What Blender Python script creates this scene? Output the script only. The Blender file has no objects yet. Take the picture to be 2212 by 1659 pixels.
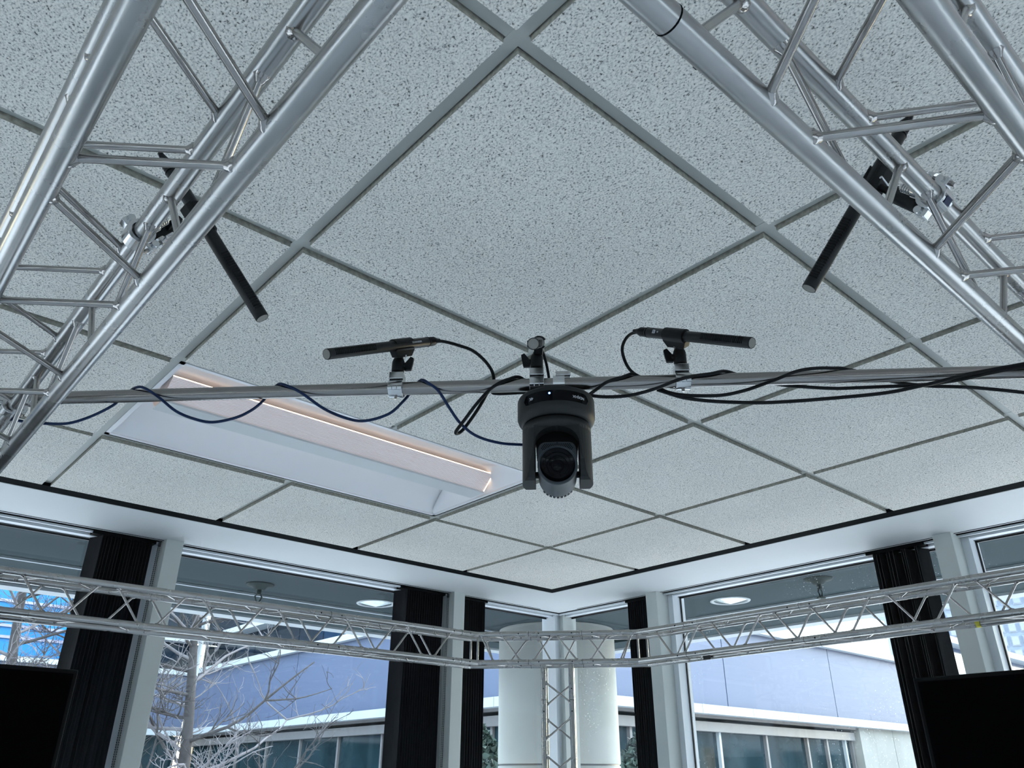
import bpy, bmesh, math, random
from mathutils import Vector, Matrix
sc = bpy.context.scene
C = sc.collection
CAMZ = 1.75            # eye height over the floor; everything below is built relative to the eye and lifted at the end
# ------------------------------------------------------------------ camera, world, sun, exposure
yaw, pitch, roll = math.pi/4+0.05957868, 0.47009177, 0.0034205
Fv = Vector((math.cos(yaw)*math.cos(pitch), math.sin(yaw)*math.cos(pitch), math.sin(pitch)))
R0 = Vector((math.sin(yaw), -math.cos(yaw), 0)); U0 = R0.cross(Fv)
Rv = R0*math.cos(roll)+U0*math.sin(roll); Uv = -R0*math.sin(roll)+U0*math.cos(roll)
cam = bpy.data.cameras.new('camera'); camo = bpy.data.objects.new('camera', cam); C.objects.link(camo)
cam.sensor_width = 36; cam.lens = 1679.6/2212*36; cam.clip_start = .02; cam.clip_end = 2000
m = Matrix((Rv, Uv, -Fv)).transposed().to_4x4(); m.translation = Vector((0, 0, CAMZ)); camo.matrix_world = m
sc.camera = camo
world = bpy.data.worlds.new('world'); sc.world = world; world.use_nodes = True
wn = world.node_tree.nodes; wl = world.node_tree.links
sky = wn.new('ShaderNodeTexSky'); sky.sky_type = 'NISHITA'; sky.sun_disc = False
SUN = Vector((.55, .06, .80)).normalized()
sky.sun_elevation = math.asin(SUN.z); sky.sun_rotation = math.atan2(SUN.x, SUN.y)
sky.air_density = 1.0; sky.dust_density = .25; sky.ozone_density = 1.6
wn['Background'].inputs['Strength'].default_value = 1.6
tint = wn.new('ShaderNodeMixRGB'); tint.blend_type = 'MULTIPLY'; tint.inputs[0].default_value = 1; tint.inputs[2].default_value = (1.42, 1.09, .755, 1)
wl.new(sky.outputs[0], tint.inputs[1]); wl.new(tint.outputs[0], wn['Background'].inputs[0])
sl = bpy.data.lights.new('sun', 'SUN'); sl.energy = .9; sl.angle = .01; sl.color = (1, .95, .88)
so = bpy.data.objects.new('sun', sl); C.objects.link(so); so.rotation_euler = SUN.to_track_quat('Z', 'Y').to_euler()
sc.view_settings.view_transform = 'Standard'; sc.view_settings.look = 'None'; sc.view_settings.gamma = 1
sc.view_settings.use_curve_mapping = False; sc.view_settings.exposure = .95
sc.cycles.max_bounces = 10; sc.cycles.diffuse_bounces = 6; sc.cycles.transparent_max_bounces = 24
sc.cycles.sample_clamp_indirect = 6; sc.cycles.caustics_reflective = False; sc.cycles.caustics_refractive = False

# ------------------------------------------------------------------ materials
def srgb(r, g, b):
    f = lambda c: (c/255/12.92) if c/255 <= .04045 else ((c/255+.055)/1.055)**2.4
    return (f(r), f(g), f(b), 1)
class Mat:
    def __init__(s, name):
        s.m = bpy.data.materials.new(name); s.m.use_nodes = True
        s.n = s.m.node_tree.nodes; s.l = s.m.node_tree.links; s.b = s.n['Principled BSDF']
    def N(s, t, **k):
        n = s.n.new(t)
        for a, v in k.items(): setattr(n, a, v)
        return n
    def link(s, a, b): s.l.new(a, b)
def simple(name, col, rough=.5, metal=0, var=.06, scale=8, bump=0, spec=.5, emit=None, es=0):
    M = Mat(name); b = M.b
    b.inputs['Roughness'].default_value = rough; b.inputs['Metallic'].default_value = metal
    b.inputs['Specular IOR Level'].default_value = spec
    geo = M.N('ShaderNodeNewGeometry'); no = M.N('ShaderNodeTexNoise'); no.inputs['Scale'].default_value = scale; no.inputs['Detail'].default_value = 5
    M.link(geo.outputs['Position'], no.inputs['Vector'])
    r = M.N('ShaderNodeValToRGB'); M.link(no.outputs['Fac'], r.inputs[0])
    r.color_ramp.elements[0].position = .3; r.color_ramp.elements[1].position = .7
    r.color_ramp.elements[0].color = tuple(c*(1-var) for c in col[:3])+(1,)
    r.color_ramp.elements[1].color = tuple(min(1, c*(1+var)) for c in col[:3])+(1,)
    M.link(r.outputs[0], b.inputs['Base Color'])
    if bump:
        bp = M.N('ShaderNodeBump'); bp.inputs['Strength'].default_value = bump; bp.inputs['Distance'].default_value = .002
        M.link(no.outputs['Fac'], bp.inputs['Height']); M.link(bp.outputs[0], b.inputs['Normal'])
    if emit:
        b.inputs['Emission Color'].default_value = emit; b.inputs['Emission Strength'].default_value = es
    return M.m
def tile_material():
    M = Mat('fissured_mineral_tile'); b = M.b; b.inputs['Roughness'].default_value = .95; b.inputs['Specular IOR Level'].default_value = .1
    geo = M.N('ShaderNodeNewGeometry')
    mp = M.N('ShaderNodeMapping'); mp.inputs['Rotation'].default_value = (0, 0, -math.pi/4+.06); mp.inputs['Scale'].default_value = (1, .8, 1)
    M.link(geo.outputs['Position'], mp.inputs[0])
    wp = M.N('ShaderNodeTexNoise'); wp.inputs['Scale'].default_value = 60; M.link(mp.outputs[0], wp.inputs['Vector'])
    sc_ = M.N('ShaderNodeVectorMath', operation='SCALE'); sc_.inputs[3].default_value = .006; M.link(wp.outputs['Color'], sc_.inputs[0])
    ad = M.N('ShaderNodeVectorMath', operation='ADD'); M.link(mp.outputs[0], ad.inputs[0]); M.link(sc_.outputs[0], ad.inputs[1])
    n1 = M.N('ShaderNodeTexNoise'); n1.inputs['Scale'].default_value = 330; n1.inputs['Detail'].default_value = 3; n1.inputs['Roughness'].default_value = .55
    M.link(ad.outputs[0], n1.inputs['Vector'])
    n2 = M.N('ShaderNodeTexNoise'); n2.inputs['Scale'].default_value = 2.2; n2.inputs['Detail'].default_value = 4; M.link(geo.outputs['Position'], n2.inputs['Vector'])
    pit = M.N('ShaderNodeValToRGB'); M.link(n1.outputs['Fac'], pit.inputs[0])
    e = pit.color_ramp.elements; e[0].position = .325; e[0].color = (.10, .10, .095, 1); e[1].position = .412; e[1].color = (.56, .55, .52, 1)
    e2 = pit.color_ramp.elements.new(.60); e2.color = (.80, .78, .725, 1)
    big = M.N('ShaderNodeValToRGB'); M.link(n2.outputs['Fac'], big.inputs[0])
    big.color_ramp.elements[0].position = .3; big.color_ramp.elements[0].color = (.9, .9, .9, 1); big.color_ramp.elements[1].position = .7; big.color_ramp.elements[1].color = (1, 1, 1, 1)
    mx = M.N('ShaderNodeMixRGB', blend_type='MULTIPLY'); mx.inputs[0].default_value = 1
    M.link(pit.outputs[0], mx.inputs[1]); M.link(big.outputs[0], mx.inputs[2]); M.link(mx.outputs[0], b.inputs['Base Color'])
    bp = M.N('ShaderNodeBump'); bp.inputs['Strength'].default_value = .5; bp.inputs['Distance'].default_value = .0016
    M.link(n1.outputs['Fac'], bp.inputs['Height']); M.link(bp.outputs[0], b.inputs['Normal'])
    return M.m
def metal_material(name, col, r0, r1, scale=26, bump=.04, lo=.8, hi=1.1):
    M = Mat(name); b = M.b; b.inputs['Metallic'].default_value = 1
    geo = M.N('ShaderNodeNewGeometry'); n = M.N('ShaderNodeTexNoise'); n.inputs['Scale'].default_value = scale; n.inputs['Detail'].default_value = 6; n.inputs['Roughness'].default_value = .62
    M.link(geo.outputs['Position'], n.inputs['Vector'])
    mr = M.N('ShaderNodeMapRange'); mr.inputs[1].default_value = .3; mr.inputs[2].default_value = .7; mr.inputs[3].default_value = r0; mr.inputs[4].default_value = r1
    M.link(n.outputs['Fac'], mr.inputs[0]); M.link(mr.outputs[0], b.inputs['Roughness'])
    r = M.N('ShaderNodeValToRGB'); M.link(n.outputs['Fac'], r.inputs[0]); e = r.color_ramp.elements
    e[0].position = .28; e[0].color = tuple(c*lo for c in col[:3])+(1,); e[1].position = .68; e[1].color = tuple(min(1, c*hi) for c in col[:3])+(1,)
    M.link(r.outputs[0], b.inputs['Base Color'])
    bp = M.N('ShaderNodeBump'); bp.inputs['Strength'].default_value = bump; bp.inputs['Distance'].default_value = .001
    M.link(n.outputs['Fac'], bp.inputs['Height']); M.link(bp.outputs[0], b.inputs['Normal'])
    return M.m
def glass_material(name, tint, dirt=0., ior=1.5):
    M = Mat(name); M.n.remove(M.b); out = M.n['Material Output']
    tr = M.N('ShaderNodeBsdfTransparent'); tr.inputs[0].default_value = tint
    gl = M.N('ShaderNodeBsdfGlossy'); gl.inputs['Roughness'].default_value = 0; gl.inputs[0].default_value = (.9, .95, 1, 1)
    lw = M.N('ShaderNodeLayerWeight'); lw.inputs['Blend'].default_value = .5
    pw = M.N('ShaderNodeMath', operation='POWER'); pw.inputs[1].default_value = 5; M.link(lw.outputs['Facing'], pw.inputs[0])
    fr = M.N('ShaderNodeMath', operation='MULTIPLY_ADD'); fr.inputs[1].default_value = .9; fr.inputs[2].default_value = .022; M.link(pw.outputs[0], fr.inputs[0])
    mx = M.N('ShaderNodeMixShader'); M.link(fr.outputs[0], mx.inputs[0]); M.link(tr.outputs[0], mx.inputs[1]); M.link(gl.outputs[0], mx.inputs[2])
    last = mx
    if dirt:
        geo = M.N('ShaderNodeNewGeometry'); n = M.N('ShaderNodeTexNoise'); n.inputs['Scale'].default_value = 160; n.inputs['Detail'].default_value = 2
        n3 = M.N('ShaderNodeTexNoise'); n3.inputs['Scale'].default_value = 1.7; M.link(geo.outputs['Position'], n3.inputs['Vector'])
        M.link(geo.outputs['Position'], n.inputs['Vector'])
        r = M.N('ShaderNodeValToRGB'); r.color_ramp.elements[0].position = .66; r.color_ramp.elements[1].position = .75; M.link(n.outputs['Fac'], r.inputs[0])
        r2 = M.N('ShaderNodeValToRGB'); r2.color_ramp.elements[0].position = .42; r2.color_ramp.elements[1].position = .62; M.link(n3.outputs['Fac'], r2.inputs[0])
        mu = M.N('ShaderNodeMath', operation='MULTIPLY'); M.link(r.outputs[0], mu.inputs[0]); M.link(r2.outputs[0], mu.inputs[1])
        m2 = M.N('ShaderNodeMath', operation='MULTIPLY'); M.link(mu.outputs[0], m2.inputs[0]); m2.inputs[1].default_value = dirt
        df = M.N('ShaderNodeBsdfTranslucent'); df.inputs[0].default_value = (.8, .88, .92, 1)
        mx2 = M.N('ShaderNodeMixShader'); M.link(m2.outputs[0], mx2.inputs[0]); M.link(mx.outputs[0], mx2.inputs[1]); M.link(df.outputs[0], mx2.inputs[2]); last = mx2
    M.link(last.outputs[0], out.inputs[0])
    return M.m
def lens_material():
    M = Mat('ribbed_lit_lens'); b = M.b; b.inputs['Roughness'].default_value = .4
    geo = M.N('ShaderNodeNewGeometry'); sep = M.N('ShaderNodeSeparateXYZ'); M.link(geo.outputs['Position'], sep.inputs[0])
    w = M.N('ShaderNodeMath', operation='MULTIPLY'); w.inputs[1].default_value = 2*math.pi/.0029; M.link(sep.outputs['Z'], w.inputs[0])
    s = M.N('ShaderNodeMath', operation='SINE'); M.link(w.outputs[0], s.inputs[0])
    r = M.N('ShaderNodeValToRGB'); M.link(s.outputs[0], r.inputs[0]); r.color_ramp.elements[0].color = srgb(176, 176, 190); r.color_ramp.elements[1].color = srgb(228, 224, 228)
    M.link(r.outputs[0], b.inputs['Base Color'])
    b.inputs['Emission Color'].default_value = (1, .78, .62, 1); b.inputs['Emission Strength'].default_value = .10
    bp = M.N('ShaderNodeBump'); bp.inputs['Strength'].default_value = .5; bp.inputs['Distance'].default_value = .001; M.link(s.outputs[0], bp.inputs['Height']); M.link(bp.outputs[0], b.inputs['Normal'])
    return M.m
MT = dict(
    tile=tile_material(), tile_edge=simple('tile_edge', (.30, .29, .25, 1), .95, var=.3, scale=120, bump=.5),
    bar=simple('ceiling_bar_paint', (.40, .415, .39, 1), .45, var=.02),
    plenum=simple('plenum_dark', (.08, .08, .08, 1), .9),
    soffit=simple('soffit_paint', (.52, .54, .55, 1), .6, var=.03, scale=2),
    black=simple('black_gap', (.004, .005, .006, 1), .9, spec=.03),
    wall=simple('wall_paint', (.66, .68, .69, 1), .8, var=.03),
    floor=simple('carpet', (.55, .56, .58, 1), .95, var=.15, scale=60, bump=.3),
    mullion=simple('mullion_paint', (.52, .55, .53, 1), .5, var=.03, scale=4),
    frame=simple('frame_paint', (.72, .76, .80, 1), .45, var=.02),
    gasket=simple('gasket_rubber', (.012, .014, .016, 1), .5),
    alu=metal_material('mill_aluminium', (.375, .375, .37, 1), .23, .31, 7, 0, .92, 1.05),
    rod=metal_material('brace_aluminium', (.37, .355, .345, 1), .17, .24, 9, 0),
    pipe=metal_material('satin_pipe_aluminium', (.27, .258, .25, 1), .22, .26, 6, 0, .97, 1.03),
    chrome=metal_material('clamp_aluminium', (.60, .61, .62, 1), .14, .26, 30, .01),
    plastic=simple('black_plastic', (.004, .005, .006, 1), .5, spec=.2, var=.1, scale=60),
    micbody=simple('microphone_black', (.0055, .007, .0085, 1), .42, spec=.3, var=.1, scale=60),
    grille=metal_material('grille_mesh', (.25, .245, .23, 1), .4, .6, 900, .6),
    cable=simple('black_cable', (.003, .004, .0055, 1), .5, spec=.22),
    blue=simple('blue_cable', (.003, .016, .062, 1), .45, spec=.25),
    ptz=simple('camera_grey', (.017, .019, .020, 1), .5, spec=.2, var=.05, scale=200),
    ptz2=simple('camera_head_grey', (.028, .036, .044, 1), .42, spec=.25, var=.05, scale=200),
    glassblack=simple('black_gloss', (.002, .0025, .004, 1), .12, spec=.12),
    led=simple('blue_led', (.1, .3, 1, 1), .3, emit=(.12, .35, 1, 1), es=5),
    print=simple('grey_print', (.55, .58, .62, 1), .6),
    vane=simple('charcoal_vane', (.009, .010, .012, 1), .75, spec=.15, var=.12, scale=30),
    litvane=simple('daylit_vane', (.034, .034, .035, 1), .7, var=.12, scale=30, spec=.2),  # charcoal vane made paler, daylight on the right blind put into its colour
    screen=simple('black_screen', (.0006, .0007, .001, 1), .6, spec=.02),
    bezel=simple('black_bezel', (.003, .0035, .004, 1), .5, spec=.1),
    reflector=simple('troffer_white', (.70, .70, .72, 1), .35, var=.01),
    lens=lens_material(), ledstrip=simple('warm_led_strip', (1, .8, .6, 1), .5, emit=(1, .70, .47, 1), es=3.6),
    glass=glass_material('window_glass', (.945, .965, .965, 1)),
    dirtyglass=glass_material('dusty_window_glass', (.945, .965, .965, 1), .55),
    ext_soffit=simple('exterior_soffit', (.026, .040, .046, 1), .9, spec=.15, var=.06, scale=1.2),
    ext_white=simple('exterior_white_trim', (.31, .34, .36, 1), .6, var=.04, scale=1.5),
    rooftop=simple('rooftop_cladding', (.80, .86, .86, 1), .6, var=.02),
    concrete=simple('column_concrete', (.40, .41, .385, 1), .85, var=.05, scale=5, bump=.1),
    paving=simple('plaza_paving', (.55, .55, .53, 1), .9, var=.12, scale=.7),
    panel=simple('lavender_panel', (.063, .081, .136, 1), .6, var=.04, scale=.6),
    pier=simple('pier_concrete', (.20, .20, .185, 1), .85, var=.1, scale=1.5),
    metalgrey=simple('beam_grey', (.12, .115, .115, 1), .5),
    glazing=simple('dark_glazing', (.010, .022, .027, 1), .06, var=.35, scale=1.4, spec=.35),
    navy=simple('navy_glazing', (.007, .014, .026, 1), .08, var=.3, scale=1.1, spec=.3),
    cyan=simple('sky_reflection_glazing', (.012, .13, .34, 1), .3, var=.22, scale=.35, spec=.1),  # reflected sky painted into the pane colour
    lilac=simple('lilac_band', (.17, .17, .28, 1), .5),
    towerwall=simple('tower_wall', (.05, .085, .15, 1), .6, var=.06, scale=.05),
    towerframe=simple('tower_frame', (.075, .11, .18, 1), .6),
    towerglass=simple('tower_glass', (.025, .05, .12, 1), .15),
    annex=simple('added_annex_wall', (.16, .18, .20, 1), .7),
    bark=simple('bark', (.034, .030, .030, 1), .9, var=.3, scale=14, bump=.4),
    twig=simple('twig', (.12, .112, .118, 1), .85, var=.2, scale=8),
    leaf=simple('evergreen', (.035, .055, .04, 1), .8, var=.4, scale=6),
    yellow=simple('yellow_tape', (.55, .5, .05, 1), .6),
    steel=simple('light_pole', (.28, .31, .32, 1), .5),
    brass=simple('sprinkler_metal', (.035, .045, .042, 1), .8, spec=.1),
    baffle=metal_material('downlight_cone', (.42, .47, .46, 1), .1, .2, 20, 0),
    silicone=simple('faint_sticker', (.02, .02, .025, 1), .4),
)
# ------------------------------------------------------------------ mesh helpers
class MB:
    def __init__(s): s.v = []; s.f = []; s.sm = []; s.mi = []; s.cur = 0
    def add(s, vs, fs, smooth=False):
        o = len(s.v); s.v += [Vector(v) for v in vs]
        for f in fs: s.f.append([i+o for i in f]); s.sm.append(smooth); s.mi.append(s.cur)
        return s
    def box(s, a, b):
        (x0, y0, z0), (x1, y1, z1) = a, b
        return s.add([(x0,y0,z0),(x1,y0,z0),(x1,y1,z0),(x0,y1,z0),(x0,y0,z1),(x1,y0,z1),(x1,y1,z1),(x0,y1,z1)],
                     [(0,3,2,1),(4,5,6,7),(0,1,5,4),(1,2,6,5),(2,3,7,6),(3,0,4,7)])
    def obox(s, c, ax, ay, az, hx, hy, hz):
        c = Vector(c); vs = []
        for k in ((-1,-1,-1),(1,-1,-1),(1,1,-1),(-1,1,-1),(-1,-1,1),(1,-1,1),(1,1,1),(-1,1,1)):
            vs.append(c+ax*hx*k[0]+ay*hy*k[1]+az*hz*k[2])
        return s.add(vs, [(0,3,2,1),(4,5,6,7),(0,1,5,4),(1,2,6,5),(2,3,7,6),(3,0,4,7)])
    def cyl(s, p0, p1, r0, r1=None, n=16, caps=True, smooth=True):
        p0 = Vector(p0); p1 = Vector(p1); r1 = r0 if r1 is None else r1
        a = (p1-p0).normalized(); t = Vector((0,0,1)) if abs(a.z) < .9 else Vector((1,0,0))
        u = a.cross(t).normalized(); w = a.cross(u); vs = []
        for p, r in ((p0, r0), (p1, r1)):
            for i in range(n):
                q = 2*math.pi*i/n; vs.append(p+u*r*math.cos(q)+w*r*math.sin(q))
        s.add(vs, [(i, (i+1)%n, n+(i+1)%n, n+i) for i in range(n)], smooth)
        if caps: s.add(vs[:n], [tuple(range(n))][::-1]); s.add(vs[n:], [tuple(range(n-1, -1, -1))])
        return s
    def lathe(s, c, a, prof, n=24, smooth=True, u=None, arc=None):
        # prof: (radius, distance along a)
        c = Vector(c); a = Vector(a).normalized(); t = Vector((0,0,1)) if abs(a.z) < .9 else Vector((1,0,0))
        u = a.cross(t).normalized() if u is None else u; w = a.cross(u); vs = []
        for r, h in prof:
            for i in range(n):
                q = 2*math.pi*i/n; vs.append(c+a*h+u*r*math.cos(q)+w*r*math.sin(q))
        fs = []
        for k in range(len(prof)-1):
            for i in range(n): fs.append((k*n+i, k*n+(i+1)%n, (k+1)*n+(i+1)%n, (k+1)*n+i))
        return s.add(vs, fs, smooth)
    def tube(s, pts, r, n=8, taper=None, caps=True):
        pts = [Vector(p) for p in pts]; L = len(pts); vs = []
        t0 = (pts[1]-pts[0]).normalized(); u = t0.cross(Vector((0,0,1)))
        if u.length < .1: u = t0.cross(Vector((1,0,0)))
        u.normalize()
        for i, p in enumerate(pts):
            t = (pts[min(i+1, L-1)]-pts[max(i-1, 0)]).normalized()
            u = (u-t*u.dot(t)).normalized(); w = t.cross(u)
            rr = r if taper is None else r+(taper-r)*i/(L-1)
            for k in range(n):
                q = 2*math.pi*k/n; vs.append(p+u*rr*math.cos(q)+w*rr*math.sin(q))
        fs = [(i*n+k, i*n+(k+1)%n, (i+1)*n+(k+1)%n, (i+1)*n+k) for i in range(L-1) for k in range(n)]
        s.add(vs, fs, True)
        if caps: s.add(vs[:n], [tuple(range(n-1,-1,-1))]); s.add(vs[-n:], [tuple(range(n))])
        return s
    def prism(s, poly, e0, e1, ax, ay, az, c=(0,0,0)):
        # polygon in (ax, ay), extruded e0..e1 along az
        c = Vector(c); n = len(poly)
        vs = [c+ax*p[0]+ay*p[1]+az*e0 for p in poly]+[c+ax*p[0]+ay*p[1]+az*e1 for p in poly]
        return s.add(vs, [tuple(range(n-1,-1,-1)), tuple(range(n, 2*n))]+[(i, (i+1)%n, n+(i+1)%n, n+i) for i in range(n)])
    def mesh(s, name, mats, origin=Vector((0,0,0))):
        me = bpy.data.meshes.new(name); me.from_pydata([tuple(v-origin) for v in s.v], [], s.f)
        for p, sm, mi in zip(me.polygons, s.sm, s.mi): p.use_smooth = sm; p.material_index = mi
        for k in (mats if isinstance(mats, (list, tuple)) else [mats]): me.materials.append(MT[k])
        bm = bmesh.new(); bm.from_mesh(me); bmesh.ops.recalc_face_normals(bm, faces=bm.faces[:]); bm.to_mesh(me); bm.free()
        return me
    def build(s, name, mats, parent=None, bevel=0):
        org = ORG.get(parent.name, Vector((0,0,0))) if parent else Vector((0,0,0))
        o = bpy.data.objects.new(name, s.mesh(name, mats, org)); C.objects.link(o)
        if parent: o.parent = parent
        ORG[o.name] = org
        if bevel:
            b = o.modifiers.new('bevel', 'BEVEL'); b.width = bevel; b.segments = 2; b.limit_method = 'ANGLE'; b.angle_limit = .6
        return o
ORG = {}
def inst(name, me, parent, loc):
    o = bpy.data.objects.new(name, me); C.objects.link(o); o.parent = parent
    org = ORG.get(parent.name, Vector((0,0,0))) if parent else Vector((0,0,0))
    o.location = Vector(loc)-org; return o
def thing(name, label, cat, loc, group=None):
    o = bpy.data.objects.new(name, None); C.objects.link(o); o.location = loc; o.empty_display_size = .05
    ORG[o.name] = Vector(loc); o['label'] = label; o['category'] = cat
    if group: o['group'] = group
    return o
def tag(o, label, cat, group=None):
    o['label'] = label; o['category'] = cat
    if group: o['group'] = group
    return o
def setting(name, loc=(0,0,0)):
    o = bpy.data.objects.new(name, None); C.objects.link(o); o.location = loc; ORG[o.name] = Vector(loc); o['kind'] = 'structure'; return o
def struct(name, mb, mats, bevel=0):
    o = mb.build(name, mats, None, bevel); o['kind'] = 'structure'; return o
X, Y, Z = Vector((1,0,0)), Vector((0,1,0)), Vector((0,0,1))
rnd = random.Random(4)
FLOOR = -1.75
# ------------------------------------------------------------------ ceiling
T = .6096; GX = .4883; GY = .5421; CZ = .89; PX_, PY_ = 2.915, 2.962; BZ = CZ+.0112
ceil = struct('ceiling', MB().box((-3.1, -3.1, CZ+.10), (3.53, 3.53, CZ+.14)), 'plenum')
xs = [GX+T*i for i in range(-6, 4)]; ys = [GY+T*i for i in range(-6, 4)]
troffers = {(0, 2): 1, (1, 2): 1, (-4, 2): 1, (-3, 2): 1, (-4, -2): 1, (-3, -2): 1, (0, -2): 1, (1, -2): 1}
tile_cache = {}
def tile(x0, x1, y0, y1):
    key = (round(x1-x0, 4), round(y1-y0, 4)); g = .0132
    if key not in tile_cache:
        b = MB(); w, d = key
        b.cur = 0; b.add([(g, g, 0), (w-g, g, 0), (w-g, d-g, 0), (g, d-g, 0)], [(0, 3, 2, 1)])
        b.cur = 1; z = .016
        b.add([(g,g,0),(w-g,g,0),(w-g,d-g,0),(g,d-g,0),(g,g,z),(w-g,g,z),(w-g,d-g,z),(g,d-g,z)], [(4,5,6,7),(0,1,5,4),(1,2,6,5),(2,3,7,6),(3,0,4,7)])
        tile_cache[key] = b.mesh('ceiling_tile', ['tile', 'tile_edge'])
    inst('tile', tile_cache[key], ceil, (x0, y0, CZ))
for i in range(-6, 4):
    for j in range(-6, 4):
        if (i, j) in troffers: continue
        x0 = GX+T*i; y0 = GY+T*j; tile(x0, min(x0+T, PX_), y0, min(y0+T, PY_))
bh = .0112
for i in range(-6, 5):
    x = GX+T*i if i < 4 else PX_
    if i < 4:
        for j in range(-6, 4):
            if (i, j) in troffers and (i-1, j) in troffers and i in (1, -3): continue
            y = GY+T*j; MB().box((x-bh, y-bh, BZ), (x+bh, min(y+T-bh, PY_), BZ+.03)).build('grid_bar', 'bar', ceil)
for i in range(-6, 4):
    for j in range(-6, 4):
        x = GX+T*i; y = GY+T*j; x1 = min(x+T, PX_)
        MB().box((x+bh, y-bh, BZ+.0006), (x1-bh if x1 < PX_ else x1, y+bh, BZ+.03)).build('cross_bar', 'bar', ceil)
# black perimeter gap and soffit band
MB().box((-3.1, PY_-.013, CZ-.0005), (PX_+.05, PY_+.049, CZ+.03)).box((PX_-.013, -3.1, CZ-.0005), (PX_+.049, PY_-.013, CZ+.03)).build('edge_channel', 'black', ceil)
SOF = 3.385
sf = setting('trim_1')
MB().box((-3.1, PY_+.05, CZ-.002), (PX_+.05, SOF, CZ+.03)).build('soffit_board', 'soffit', sf)
MB().box((PX_+.05, -3.1, CZ-.002), (SOF, SOF, CZ+.03)).build('soffit_board', 'soffit', sf)
MB().box((-3.1, SOF-.02, CZ-.0035), (PX_+.3, SOF-.017, CZ)).box((SOF-.02, -3.1, CZ-.0035), (SOF-.017, PX_+.3, CZ)).build('track_edge', 'black', sf)
# ------------------------------------------------------------------ floor and far walls
struct('floor', MB().box((-3.1, -3.1, FLOOR-.1), (3.5, 3.5, FLOOR)), 'floor')
GL = 3.50
# ------------------------------------------------------------------ window walls
def window_wall(side, cuts, glass, wid):
    """side 'left' (glass in plane y=GL) or 'right' (x=GL)"""
    fl = (lambda p: p) if side == 'left' else (lambda p: (p[1], p[0], p[2]))
    def bx(b, a, c):
        a = fl(a); c = fl(c); b.box(tuple(map(min, a, c)), tuple(map(max, a, c))); return b
    w = setting('wall_'+side)
    bx(MB(), (-3.1, GL-.05, FLOOR), (3.44, GL+.12, -1.15)).build('knee_wall', 'wall', w)
    bx(MB(), (-3.1, GL-.01, .90), (3.53, GL+.12, 1.04)).build('head_beam', 'frame', w)
    for c in cuts[1:-1]:
        o = bx(MB(), (c-.036, 3.333, -1.15), (c+.036, GL+.06, .892)).build('mullion', 'mullion', w, .002)
    for k in range(len(cuts)-1):
        a, b = cuts[k]+.036, cuts[k+1]-.036
        n = wid+k
        wd = setting('window_%d' % n)
        bx(MB(), (a, SOF+.055, .874), (b, GL+.03, .90)).build('head_frame', 'frame', wd)
        bx(bx(MB(), (a, SOF+.0, .886), (b, SOF+.014, .90)), (a, SOF+.024, .888), (b, SOF+.05, .90)).build('blind_track', 'black', wd)
        bx(MB(), (a, SOF+.014, .878), (b, SOF+.024, .90)).build('track_lip', 'frame', wd)
        g = bx(bx(MB(), (a+.03, GL-.008, .866), (b-.03, GL-.0005, .875)), (a, GL-.022, .8725), (b, GL-.016, .8745)); bx(g, (a+.03, GL-.008, -1.1), (a+.036, GL-.0005, .874)); bx(g, (b-.036, GL-.008, -1.1), (b-.03, GL-.0005, .874))
        g.build('gasket', 'gasket', wd)
        bx(MB(), (a, GL-.07, -1.15), (a+.03, GL+.03, .88)).build('jamb', 'frame', wd)
        bx(MB(), (b-.03, GL-.07, -1.15), (b, GL+.03, .88)).build('jamb', 'frame', wd)
        bx(MB(), (a, GL-.03, -1.15), (b, GL+.03, -1.1)).build('sill_frame', 'frame', wd)
        bx(MB(), (a+.03, GL, -1.1), (b-.03, GL+.006, .873)).build('pane', glass, wd)
    return w
wl_ = window_wall('left', [-3.1, -1.97, -.455, 1.075, 2.590, 3.49], 'glass', 1)
wr_ = window_wall('right', [-3.1, -1.88, -.37, 1.145, 2.640, 3.49], 'dirtyglass', 6)
# corner post: two faces meeting in the corner
b = MB().box((3.385, 3.42, -1.15), (3.50, 3.53, .892)).build('mullion', 'frame', wl_)
b = MB().box((3.42, 3.385, -1.15), (3.53, 3.42, .892)).build('mullion', 'mullion', wr_)
# walls behind the viewer, with big windows of their own
def back_wall(name, fl):
    w = setting(name)
    def bx(m_, a, c):
        a = fl(a); c = fl(c); return m_.box(tuple(map(min, a, c)), tuple(map(max, a, c)))
    bx(MB(), (-3.2, -3.2, FLOOR), (3.6, -3.1, -.7)).build('knee_wall', 'wall', w)
    bx(MB(), (-3.2, -3.2, .40), (3.6, -3.1, 1.04)).build('head_wall', 'wall', w)
    for a, c in ((-3.2, -2.9), (.1, .4), (3.3, 3.6)): bx(MB(), (a, -3.2, -1.0), (c, -3.1, .70)).build('pier', 'wall', w)
    for a, c in ((-2.9, .1), (.4, 3.3)):
        bx(MB(), (a, -3.16, -1.0), (c, -3.154, .70)).build('pane', 'glass', w)
        bx(bx(MB(), (a, -3.18, -1.0), (a+.04, -3.13, .7)), ((a+c)/2-.03, -3.18, -1.0), ((a+c)/2+.03, -3.13, .7)).build('frame', 'frame', w)
back_wall('wall_back', lambda p: p)
back_wall('wall_rear', lambda p: (p[1], p[0], p[2]))
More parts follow.
